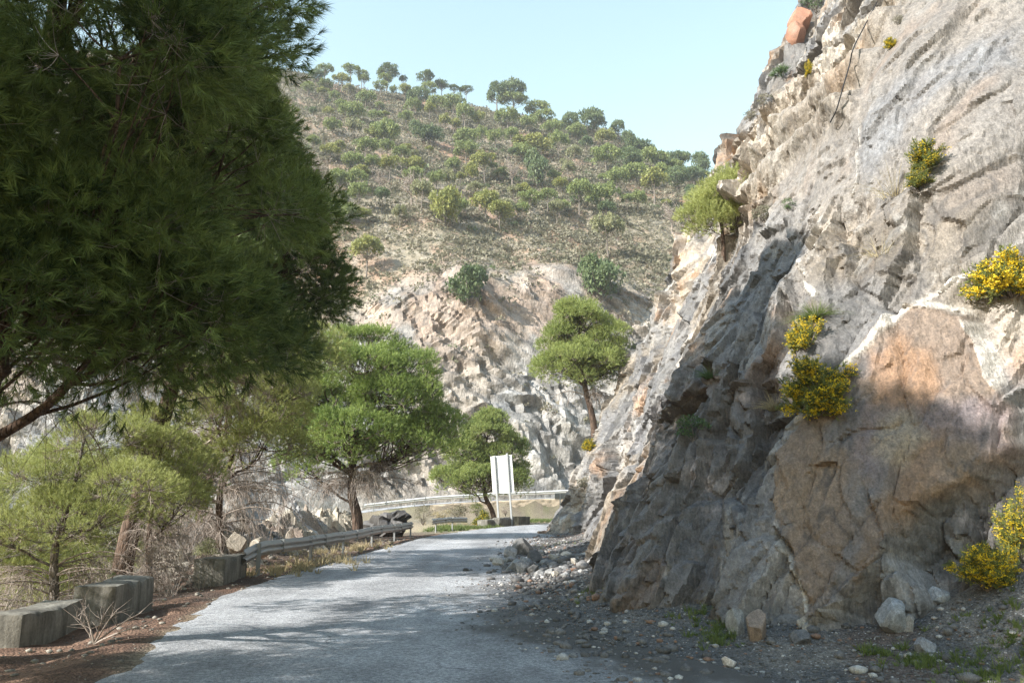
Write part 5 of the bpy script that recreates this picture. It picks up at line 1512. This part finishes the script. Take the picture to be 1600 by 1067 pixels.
def rock_mesh(name, seed, size, col, planes=13, rough=0.03):
    rng = rng_(seed)
    V, F = ICO4
    n = sph(planes, rng); h = 0.62 + 0.42 * rng.random(planes)
    dn = V @ n.T
    r = np.where(dn > 0.12, h[None, :] / np.maximum(dn, 0.12), 9).min(1)
    r = np.minimum(r, 1.25)
    P = V * r[:, None]
    P = P * (1 + rough * fbm(P[:, 0] * 4 + seed, P[:, 1] * 4, P[:, 2] * 4, octv=3, seed=seed))[:, None]
    P = P * np.array(size)
    q = fbm(P[:, 0] * 3 / max(size), P[:, 1] * 3 / max(size), P[:, 2] * 3 / max(size) + seed, octv=4, seed=seed)
    c = np.array(col)[None, :] * (1 + 0.5 * q)[:, None]
    me = mesh_np(name, P, F, M['stone'], True, {'Col': np.clip(c, 0.02, 0.8)})
    try: me.set_sharp_from_angle(angle=math.radians(22))
    except Exception: pass
    return me

def rock(name, label, x, y, z, size, col, seed, group=None, rz=0.0, tilt=0.0, cat='rock'):
    o = link(name, rock_mesh(name, seed, size, col))
    o.location = (x, y, z); o.rotation_euler = (tilt, tilt * 0.5, rz)
    return tag(o, label, cat, group)

def rock_px(label, px, py, wpx, hpx, col, seed, group=None, y=None, z=None, cat='rock', name='rock', sink=0.35):
    """rock whose foot stands on the ground at that place of the photograph"""
    d = ray(px, py); p = None
    if y is None:
        p = on_ground(px, py)
    else:
        p = at_depth(px, py, y)
    dep = p.y
    w = wpx / F_PX * dep; h = hpx / F_PX * dep
    return rock(name, label, p.x, p.y + w * 0.3, p.z + h * (0.5 - sink * 0.5), (w * 0.55, w * 0.5, h * 0.62), col, seed, group, rz=seed * 1.7, tilt=0.15 * math.sin(seed), cat=cat)

# rocks anyone could point at
rock_px('white rounded stone lying on the gravel at the lower right', 1141, 1042, 20, 14, (0.62, 0.56, 0.52), 11)
rock_px('large angular blue-grey rock leaning at the foot of the big slab', 1403, 985, 46, 42, (0.24, 0.25, 0.265), 12)
rock_px('grey rock lying below the blue-grey rock', 1448, 1020, 26, 22, (0.20, 0.205, 0.22), 13)
rock_px('upright blue-grey stone above the rubble, left of the gorse', 1470, 940, 28, 26, (0.25, 0.27, 0.30), 14)
rock_px('small stone beside the blue-grey rock', 1422, 985, 20, 22, (0.22, 0.215, 0.21), 15)
rock_px('dark flat stone in the gravel under the slab', 1252, 1005, 26, 20, (0.10, 0.10, 0.105), 16)
rock_px('brown block at the cliff foot near the pale vein', 1188, 1000, 34, 46, (0.20, 0.155, 0.125), 17)
rock_px('grey upright block at the cliff foot', 1155, 990, 26, 44, (0.21, 0.21, 0.205), 18)
rock_px('dark chip lying alone on the sunlit road', 728, 893, 9, 6, (0.07, 0.07, 0.07), 19)
rock_px('tiny dark chip next to the lone chip on the road', 736, 892, 5, 3, (0.07, 0.07, 0.07), 20)
rock_px('pale grey stone at the foot of the grassy rib', 962, 927, 12, 20, (0.34, 0.33, 0.32), 21)
rf = rng_(77)
RF = [(800, 872, 20, 18, 0), (815, 868, 26, 24, 1), (822, 884, 22, 14, 0), (835, 880, 22, 18, 1), (850, 886, 16, 12, 0), (866, 876, 16, 12, 2), (805, 892, 26, 18, 0), (818, 896, 22, 20, 0), (832, 897, 16, 16, 1), (842, 902, 14, 12, 0), (858, 900, 16, 12, 0), (868, 900, 12, 10, 2), (780, 884, 16, 12, 2), (790, 890, 12, 9, 1), (772, 894, 8, 6, 1), (885, 872, 14, 12, 2), (845, 868, 12, 9, 0), (862, 890, 10, 8, 0), (770, 878, 10, 8, 2), (795, 880, 14, 12, 0), (826, 908, 10, 8, 1), (880, 892, 12, 9, 0), (898, 880, 12, 9, 2)]
RFN = [('grey rock', (0.24, 0.235, 0.23)), ('dark rock', (0.11, 0.105, 0.10)), ('pale rock', (0.40, 0.36, 0.31))]
for k in range(3):
    ids = sorted([i for i, r in enumerate(RF) if r[4] == k], key=lambda i: RF[i][0])
    for n, i in enumerate(ids):
        px, py, w, h, _ = RF[i]
        rock_px(f'{ORD[n]} {RFN[k][0]} from the left in the rockfall on the road edge', px, py, w, h, RFN[k][1], 400 + i, 'rocks fallen onto the road edge')
# overhanging boulder behind the guardrail end, shade put into its dark base colour
def dark_outcrop():
    """overhanging crag: stacked jagged lumps grown into one mesh"""
    rng = rng_(31)
    V, F = ICO4
    P = V * (0.75 + 0.25 * rng.random())
    d1, h1 = facet(V[:, 0] * 1.3 + V[:, 1] * .7, V[:, 2] * 1.6 + V[:, 1], 311, 1.0, 1.0)
    d2, h2 = facet(V[:, 0] * 3.2 + V[:, 1] * 2, V[:, 2] * 3.4 - V[:, 1], 312, 1.0, 1.0)
    P = V * (1 + 0.55 * d1 + 0.22 * d2 + 0.25 * fbm(V[:, 0] * 2, V[:, 1] * 2, V[:, 2] * 2, octv=3, seed=9))[:, None]
    P = P * np.array([0.85, 0.7, 0.72])
    P[:, 0] += 0.35 * P[:, 2]
    c = np.array([0.075, 0.07, 0.068])[None] * (0.6 + 0.8 * h1)[:, None]
    me = mesh_np('boulder', P, F, M['stone'], True, {'Col': c})
    try: me.set_sharp_from_angle(angle=math.radians(22))
    except Exception: pass
    p = at_depth(606, 812, 41)
    o = link('boulder', me); o.location = (p.x, p.y, 0.35)
    tag(o, 'craggy boulder coloured dark as if shaded, beside the centre pine trunk', 'boulder')
dark_outcrop()
for i, (px, py, w, h, y, lb) in enumerate([(400, 868, 54, 34, 20.0, 'flat pale boulder next to the first guardrail post'), (368, 862, 40, 38, 20.5, 'leaning cream boulder behind the near guardrail end'),
                                           (338, 880, 30, 16, 17.5, 'low white stone left of the block at the guardrail'),]):
    rock_px(lb, px, py, w * 0.72, h * 0.72, (0.24, 0.205, 0.165) if i % 3 else (0.28, 0.245, 0.20), 500 + i, 'boulders on the bank behind the guardrail', y=y, cat='boulder', name='boulder', sink=0.2)

def scatter_stones(name, label, pts, sizes, cols, seed):
    rng = rng_(seed)
    V0, F0 = ICO1
    n = len(pts); m = len(V0)
    jit = 1 + 0.35 * (rng.random((n, m, 1)) - 0.5)
    sc = sizes[:, None, None] * np.stack([0.7 + 0.6 * rng.random(n), 0.7 + 0.6 * rng.random(n), 0.4 + 0.4 * rng.random(n)], 1)[:, None, :]
    a = rng.random(n) * 6.28; ca, sa = np.cos(a), np.sin(a)
    L = V0[None] * jit * sc
    X = L[..., 0] * ca[:, None] - L[..., 1] * sa[:, None]; Y = L[..., 0] * sa[:, None] + L[..., 1] * ca[:, None]
    V = np.stack([X, Y, L[..., 2]], -1) + pts[:, None, :]
    F = (F0[None] + (np.arange(n) * m)[:, None, None]).reshape(-1, 3)
    c = np.repeat(cols, m, axis=0)
    return tag(link(name, mesh_np(name, V.reshape(-1, 3), F, M['stone'], False, {'Col': c})), label, 'gravel', kind='stuff')

def build_gravel():
    rng = rng_(88)
    n = 60000
    y = 4.5 + 45 * rng.random(n) ** 2.0
    xl, xr = road_x(y)
    x = xr - 1.6 + (7.5 * (y < 12) + 3.6 * (y >= 12)) * rng.random(n)
    bx = np.interp(y, _cb[::-1, 1], _cb[::-1, 0])
    e = xr - x
    nz = fbm(x * 0.9, y * 0.55, octv=4, seed=103)
    keep = (rng.random(n) < smooth(1.3, -0.3, e + 0.9 * nz) * 0.9 + 0.02) & (x < np.where(y > 9.3, bx + 0.35, 99))
    x, y = x[keep], y[keep]
    sz = 0.008 + 0.020 * rng.random(len(x)) ** 3 + 0.07 * (rng.random(len(x)) ** 30)
    pile = np.exp(-((x - 0.9) / 1.4) ** 2 - ((y - 20) / 4.0) ** 2)
    sz = sz * (1 + 2.0 * pile * rng.random(len(x)))
    z = ground_z(x, y) + 0.2 * sz + 0.012 * (x < np.interp(y, _rr[:, 1], _rr[:, 0]) + 0.5)
    v = rng.random(len(x))
    cols = np.array([0.105, 0.10, 0.098]) * (0.6 + 1.0 * rng.random((len(x), 1)))
    cols = np.where((v > 0.90)[:, None], np.array([0.34, 0.325, 0.31]) * (0.8 + 0.5 * rng.random((len(x), 1))), cols)
    cols = np.where((v < 0.10)[:, None], np.array([0.19, 0.115, 0.08]), cols)
    scatter_stones('gravel', 'dark slate gravel spread along the right road edge', np.stack([x, y, z], 1), sz, cols, 89)
    # loose bits on the left verge and the bank
    n = 5000
    y = 6 + 34 * rng.random(n) ** 1.4; xl, xr = road_x(y)
    x = xl + 0.25 - 4.2 * rng.random(n) ** 0.9
    keep = (x > edge_x(y) - 0.3) & ((y > 18) | (rng.random(n) < 0.35)); x, y = x[keep], y[keep]
    sz = 0.010 + 0.04 * rng.random(len(x)) ** 3 + 0.11 * (rng.random(len(x)) ** 5) * (x < -6.3)
    z = ground_z(x, y) + 0.2 * sz
    cols = np.array([0.20, 0.18, 0.15]) * (0.5 + 1.0 * rng.random((len(x), 1)))
    scatter_stones('rubble', 'small pale rubble on the left verge and bank', np.stack([x, y, z], 1), sz, cols, 90)
build_gravel()

# ================================================================ PLANTS
def blades(name, pts, hts, per, rng, mat, spread=0.5, wd=0.008, droop=0.5, nseg=3):
    n = len(pts)
    a = rng.random((n, per)) * 6.28; lean = spread * rng.random((n, per)) ** 0.7
    d = np.stack([np.cos(a) * lean, np.sin(a) * lean, np.ones_like(a)], -1); d = unit(d)
    h = hts[:, None] * (0.55 + 0.6 * rng.random((n, per)))
    r0 = (hts[:, None] * 0.25 * rng.random((n, per)))
    b = pts[:, None, :] + np.stack([np.cos(a) * r0, np.sin(a) * r0, np.zeros_like(a)], -1)
    side = unit(np.cross(d, unit(rng.normal(size=(n, per, 3)))))
    rows = []
    for k in range(nseg + 1):
        t = k / nseg
        p = b + d * (h * t)[..., None]
        p[..., 2] -= droop * h * t * t * lean
        p[..., 0] += np.cos(a) * lean * h * t * t * droop; p[..., 1] += np.sin(a) * lean * h * t * t * droop
        w = wd * (1 - 0.9 * t)
        rows += [p - side * w, p + side * w]
    V = np.stack(rows, 2)  # n,per,2(nseg+1),3
    m = 2 * (nseg + 1)
    V = V.reshape(-1, 3)
    base = (np.arange(n * per) * m)[:, None]
    F = np.concatenate([base + np.array([[2 * k, 2 * k + 1, 2 * k + 3, 2 * k + 2]]) for k in range(nseg)], 0)
    t = np.repeat(np.clip(rng.random((n, 1)) * 0.5 + rng.random((n, per)) * 0.5, 0, 1).ravel(), m)
    return mesh_np(name, V, F, mat, False, {'tint': t})

def gorse(label, p, w, h, seed, flower=0.8, normal=(0, 0, 1), px_depth=None):
    """dense spiny bush w wide and h high with yellow blossom on its sprays"""
    rng = rng_(seed)
    root = thing('gorse_bush', label, 'gorse bush', tuple(p), 'yellow flowering gorse bushes', 0)
    nb = 34
    T = Tubes(); P = []; D = []; FP = []
    for i in range(nb):
        d = sph(1, rng)[0]; d[2] = abs(d[2]) * 0.9 + 0.1 - 0.25 * (rng.random() < 0.3)
        d = unit(d + 0.35 * np.array(normal))
        e = d * np.array([w * 0.5, w * 0.42, h * 0.85]) * (0.45 + 0.65 * rng.random())
        cur = bez(np.zeros(3), e * 0.5 + np.array([0, 0, h * 0.10]), e, 7)
        T.add(cur, np.linspace(0.012, 0.004, 7) * (w / 0.8), 4)
        for k in range(3, 7):
            m = 9
            q = cur[k] + rng.normal(size=(m, 3)) * np.array([w, w, h]) * 0.042
            P.append(q); D.append(unit(rng.normal(size=(m, 3)) * 0.6 + d + np.array([0, 0, 0.5])))
            if k > 3:
                nf = rng.poisson(26 * flower)
                if nf: FP.append(cur[k] + rng.normal(size=(nf, 3)) * np.array([w, w, h]) * 0.045 + d * 0.035 * w)
    P = np.concatenate(P); D = np.concatenate(D)
    s = w / 0.8
    link('stems', T.mesh('gorse_stems', M['bark_grey']), root)
    link('foliage', needle_mesh('gorse_foliage', P, D, 0.10 * s, 12, 0.045 * s, 0.010 * s, M['gorse_leaf'], rng, rng.random(len(P))), root)
    if FP:
        FP = np.concatenate(FP)
        link('blossom', leaf_clumps('gorse_blossom', FP, np.full(len(FP), 0.0145 * s) * (0.7 + 0.6 * rng.random(len(FP))), 7, rng, M['gorse_flower'], flat=1.0, leaf=0.9), root)
    return root

def place_on_cliff(px, py):
    h, n = on_cliff(px, py)
    if h is None:
        for dx in range(5, 90, 5):
            h, n = on_cliff(px + dx, py + dx * 0.3)
            if h is not None: break
    return h, n

for i, (px, py, wpx, hpx, fl, lb) in enumerate([
        (1282, 640, 118, 105, 0.85, 'large yellow gorse bush at the left corner of the big slab'),
        (1262, 545, 66, 66, 0.9, 'yellow gorse under the green grass tussock on the cliff'),
        (1582, 460, 130, 105, 1.6, 'brilliant sunlit yellow gorse at the right edge, halfway up the cliff'),
        (1452, 268, 74, 62, 0.30, 'greenish sparse gorse high on the upper cliff'),
        (1442, 290, 50, 34, 0.22, 'brownish gorse just below the greenish one'),
        (1392, 76, 26, 24, 1.2, 'small yellow gorse tuft high on the cliff beside the cable'),
        (1265, 118, 18, 32, 1.3, 'tiny narrow yellow gorse near the cliff skyline'),
        (921, 703, 22, 22, 1.0, 'small yellow gorse at the foot of the spur pine')]):
    h, n = place_on_cliff(px, py)
    if h is None: continue
    w = wpx / F_PX * h.y * 1.02; hh = hpx / F_PX * h.y * 1.02
    gorse(lb, (h.x, h.y, h.z - 0.08 * hh), w, hh, 600 + i, fl, normal=(-0.6, -0.5, 0.4))
for i, (px, py, wpx, hpx, fl, lb) in enumerate([(1545, 922, 100, 80, 1.0, 'yellow gorse growing on the rubble at the lower right'), (1596, 880, 70, 130, 0.6, 'taller green and yellow gorse at the right edge, above the rubble'),
                                                (338, 900, 26, 20, 0.45, 'small yellowish bush beside the block at the guardrail')]):
    q = on_ground(px, py); h, n = on_cliff(px, py)
    if h is not None and h.y < q.y: q = h
    gorse(lb, (q.x, q.y, q.z - 0.03), wpx / F_PX * q.y, hpx / F_PX * q.y, 620 + i, fl)
p = gp(756, 820)
gorse('yellow-green bush at the end of the short guardrail', (p[0], p[1], gz(p[0], p[1])), 1.5, 1.1, 640, 0.35)

def tussock(label, px, py, wpx, seed, mat, per=260, spread=0.9, hf=0.8, name='grass_tussock', droop=0.7):
    h, n = place_on_cliff(px, py)
    if h is None: return
    rng = rng_(seed); w = wpx / F_PX * h.y
    me = blades(name, np.array([[0, 0, -0.02]]), np.array([w * hf]), per, rng, M[mat], spread, 0.0035 * h.y / 10, droop, 4)
    o = link(name, me); o.location = tuple(h)
    tag(o, label, 'grass tussock', 'grass tussocks on the cliff')
tussock('green mounded grass tussock above the upper gorse', 1276, 498, 66, 701, 'grass', 600, 1.2, 0.62)
tussock('dry pale tussock with long arching stalks on the upper cliff', 1398, 306, 90, 702, 'dry_grass', 70, 1.0, 0.95, droop=1.0)
tussock('dry pale tussock left of the large gorse bush', 1212, 640, 62, 703, 'dry_grass', 260, 1.1, 0.6)
tussock('straw-coloured tussock on the cliff above the white vein', 1375, 398, 70, 704, 'dry_grass', 50, 1.0, 0.8, droop=1.0)
tussock('dull green tuft in the shaded gully', 1110, 590, 60, 705, 'herb', 240, 1.1, 0.5)
tussock('thin straw tuft under the greenish gorse', 1440, 265, 40, 706, 'dry_grass', 90, 1.1, 0.7)

def herb_bush(label, px, py, wpx, hpx, seed, mat='herb', name='shrub', cat='shrub', y=None, per=420, leaf=0.10, group='shrubs on the cliff'):
    if y is None:
        h, n = place_on_cliff(px, py)
        if h is None: return
    else: h = at_depth(px, py, y)
    rng = rng_(seed); w = wpx / F_PX * h.y; hh = hpx / F_PX * h.y
    root = thing(name, label, cat, tuple(h), group)
    k = 16
    c = sph(k, rng) * np.array([w * 0.33, w * 0.28, hh * 0.3]) + np.array([0, 0, hh * 0.42])
    link('foliage', leaf_clumps('shrub_foliage', c, np.full(k, 0.24 * min(w, hh * 1.2)) * (0.7 + 0.6 * rng.random(k)), per // k * 2, rng, M[mat], flat=0.9, leaf=leaf * 2.2), root)
    T = Tubes()
    for q in c: T.add(bez(np.array([0, 0, -0.05]), q * np.array([0.4, 0.4, 0.6]), q, 5), np.linspace(0.012, 0.004, 5) * w, 4)
    link('stems', T.mesh('shrub_stems', M['bark_grey']), root)
herb_bush('low leafy green shrub in the shaded gully', 1085, 690, 60, 44, 711)
herb_bush('small green plant on the rock rib below the young pine', 1232, 330, 24, 26, 712)
herb_bush('grey-green plant on the cliff below the pale beds', 1195, 348, 44, 34, 713, 'scrub')
herb_bush('bluish shrub on the cliff skyline', 1192, 168, 22, 28, 714, 'scrub')
herb_bush('thin greyish shrub lower on the cliff skyline', 1172, 190, 22, 22, 715, 'scrub')
herb_bush('dark shrub at the very top of the cliff, beside the red rock', 1275, 22, 44, 44, 716, 'herb')
herb_bush('pale green shrub at the top of the cliff, right of the cable', 1405, 40, 20, 20, 717, 'scrub')
herb_bush('small rounded shrub on the pale beds', 1208, 158, 18, 14, 718, 'scrub')
herb_bush('brown shrub on the far foot of the spur', 915, 765, 30, 24, 719, 'scrub')

def fan_palm():
    h, n = place_on_cliff(1222, 122)
    if h is None: return
    rng = rng_(720); w = 40 / F_PX * h.y
    root = thing('fan_palm', 'spiky dwarf fan palm on the cliff skyline below the red rock', 'palm', tuple(h))
    for k in range(14):
        a = rng.random() * 6.28; el = 0.2 + 0.9 * rng.random()
        d = np.array([math.cos(a) * math.cos(el), math.sin(a) * math.cos(el), math.sin(el)])
        c = d * w * 0.32
        T = Tubes(); T.add([np.zeros(3), c * 0.5, c], [0.012 * w, 0.010 * w, 0.008 * w], 4)
        me = needle_mesh('frond', c[None], d[None], 0.0, 22, w * 0.34, 0.045 * w, M['herb'], rng, np.array([0.3 + 0.5 * rng.random()]))
        f = link('frond', me, root); link('stalk', T.mesh('stalk', M['herb']), f)
fan_palm()

def cables():
    def line(name, label, pts, r):
        q = []
        for (px, py) in pts:
            h, n = place_on_cliff(px, py)
            if h is not None: q.append(np.array(h) + np.array([-0.10, -0.12, 0.05]))
        if len(q) < 3: return
        T = Tubes(); c = catmull(q, 8); T.add(c, np.full(len(c), r), 5)
        me = T.mesh(name, M['black_cable']); tag(link(name, me), label, 'cable', 'cables hanging on the cliff')
    line('cable', 'long black cable hanging down the pale upper cliff', [(1374, 12), (1355, 50), (1338, 85), (1332, 110), (1322, 145), (1312, 180), (1302, 200)], 0.013)
    line('cable', 'short dark cable beside the red rock at the cliff top', [(1256, 10), (1254, 30), (1252, 48), (1248, 62), (1240, 78)], 0.011)
cables()

def red_block():
    h, n = place_on_cliff(1250, 66)
    if h is None: return
    w = 30 / F_PX * h.y
    rock('rock', 'red overhanging rock block at the cliff top against the sky', h.x - 0.1 * w, h.y, h.z + w * 0.4, (w * 0.5, w * 0.6, w * 0.75), (0.27, 0.135, 0.085), 33, None, 0.4)
    rock('rock', 'upper red rock block stacked on the overhanging one', h.x + 0.1 * w, h.y + 0.1, h.z + w * 1.5, (w * 0.55, w * 0.6, w * 0.7), (0.30, 0.15, 0.095), 34, None, 1.1)
red_block()

# grass, dry brush and bushes on the ground
def grow(name, label, spots, per_spot, hts, mat, seed, cat='grass', wd=0.006, spread=0.6, per=14):
    rng = rng_(seed); P = []; H = []
    for (px, py, rx, ry, y) in spots:
        if y is None:
            q = on_ground(px, py); c = (q.x, q.y)
        else:
            c = (at_depth(px, py, y).x, y)
        m = per_spot
        x = c[0] + rng.normal(size=m) * rx; yy = c[1] + rng.normal(size=m) * ry
        P.append(np.stack([x, yy, ground_z(x, yy) - 0.01], 1)); H.append(hts * (0.5 + rng.random(m)))
    me = blades(name, np.concatenate(P), np.concatenate(H), per, rng, M[mat], spread, wd)
    return tag(link(name, me), label, cat, kind='stuff')
grow('grass', 'fresh green grass at the cliff foot', [(930, 925, 0.25, 0.35, None), (960, 915, 0.2, 0.3, None), (1120, 985, 0.16, 0.2, None), (1090, 960, 0.2, 0.2, None), (1125, 1000, 0.12, 0.15, None), (1430, 1035, 0.12, 0.10, None), (1490, 1030, 0.25, 0.10, None), (1375, 1020, 0.12, 0.06, None), (1570, 990, 0.25, 0.3, None), (1600, 960, 0.2, 0.3, None), (1530, 1050, 0.3, 0.15, None), (870, 852, 0.5, 1.2, None), (1590, 1055, 0.2, 0.15, None)], 34, 0.09, 'grass', 801)
grow('grass', 'bright green and yellow grass around the bend', [(700, 820, 0.8, 1.2, 50), (735, 818, 0.7, 1.0, 52), (690, 815, 0.8, 1.4, 54), (850, 806, 2.2, 1.6, 72), (835, 807, 2.0, 1.5, 74), (865, 806, 1.5, 1.5, 71)], 160, 0.22, 'grass', 802, wd=0.02)
grow('dry_brush', 'pale dry grass and brush on the valley side', [(40, 905, 1.0, 1.2, 15), (110, 895, 1.0, 1.2, 16.5), (10, 880, 1.6, 2.0, 18), (180, 885, 0.8, 1.2, 19), (60, 870, 2.0, 2.0, 22), (260, 870, 0.8, 1.2, 21), (150, 850, 2.0, 2.5, 25)], 60, 0.5, 'dead_twig', 803, cat='brush', wd=0.005, spread=0.9, per=22)
grow('dry_grass', 'dry grass tufts on the bank and the far verge', [(500, 870, 0.5, 1.0, 22), (440, 885, 0.3, 0.6, 19.5), (560, 850, 0.5, 1.5, 30), (480, 840, 0.8, 2, 26), (650, 815, 1.2, 2, 58), (700, 812, 1.5, 2, 64), (620, 812, 1.5, 2, 55), (800, 808, 2, 2, 68)], 46, 0.22, 'dry_grass', 804, wd=0.012)
VG = 'bushes between the two roads'
herb_bush('grey-green round bush left of the short guardrail', 661, 820, 30, 34, 731, 'scrub', 'bush', 'bush', 58, 700, 0.07, VG)
herb_bush('dry brownish bush left of the leaning pine trunk', 716, 812, 34, 26, 732, 'scrub', 'bush', 'bush', 62, 700, 0.07, VG)
herb_bush('small dry bush between the sign posts', 790, 806, 16, 22, 733, 'dead_twig', 'bush', 'bush', 66, 500, 0.07, VG)
herb_bush('pale dry bush beside the grey-green round bush', 690, 812, 32, 20, 734, 'dry_grass', 'bush', 'bush', 64, 600, 0.07, VG)
herb_bush('olive bush under the crown of the sign pine', 745, 806, 26, 24, 735, 'gorse_leaf', 'bush', 'bush', 67, 600, 0.07, VG)
herb_bush('rounded olive bush below the bank boulders', 320, 880, 46, 42, 736, 'hill_pale', 'bush', 'bush', 19.0, 900, 0.06, VG)
herb_bush('little green seedling above the second concrete block', 174, 906, 12, 16, 737, 'grass', 'plant', 'plant', 12.9, 160, 0.14, None)

def dead_branch():
    p = gp(148, 1000)
    T = Tubes(); rng = rng_(740)
    root = np.zeros(3)
    for k in range(6):
        a = 0.3 + 0.35 * k + 0.2 * rng.random(); L = 0.35 + 0.35 * rng.random()
        e = np.array([math.cos(a) * L, 0.25 * rng.normal() * L, abs(math.sin(a)) * L * 0.75 + 0.05])
        c = bez(root, e * 0.5 + np.array([0, 0, 0.05]), e, 7)
        T.add(c, np.linspace(0.014, 0.004, 7), 5, rng.random())
        for j in range(2, 7):
            for w in range(3):
                d = unit(e + rng.normal(size=3) * 0.5 * L) * (0.10 + 0.16 * rng.random())
                T.add(bez(c[j], c[j] + d * 0.5 + rng.normal(size=3) * 0.015, c[j] + d, 4), np.linspace(0.005, 0.0015, 4), 3, rng.random())
    o = link('dead_branch', T.mesh('dead_branch', M['dead_twig'])); o.location = (p[0], p[1], gz(p[0], p[1]) + 0.01)
    tag(o, 'bare grey dead branch leaning on the second concrete block', 'branch')
dead_branch()

# ================================================================ AIR
def haze():
    m = bpy.data.materials.new('air'); m.use_nodes = True
    nt = m.node_tree; nt.nodes.clear()
    out = nt.nodes.new('ShaderNodeOutputMaterial'); v = nt.nodes.new('ShaderNodeVolumePrincipled')
    v.inputs['Color'].default_value = (0.90, 0.94, 1.0, 1)
    v.inputs['Density'].default_value = 0.00045
    v.inputs['Anisotropy'].default_value = 0.2
    nt.links.new(v.outputs[0], out.inputs['Volume'])
    b = MB(); b.box(-160, 160, -45, 320, -140, 150)
    o = b.build('haze', m); tag(o, 'thin pale haze in the valley air', 'haze', kind='stuff')
haze()
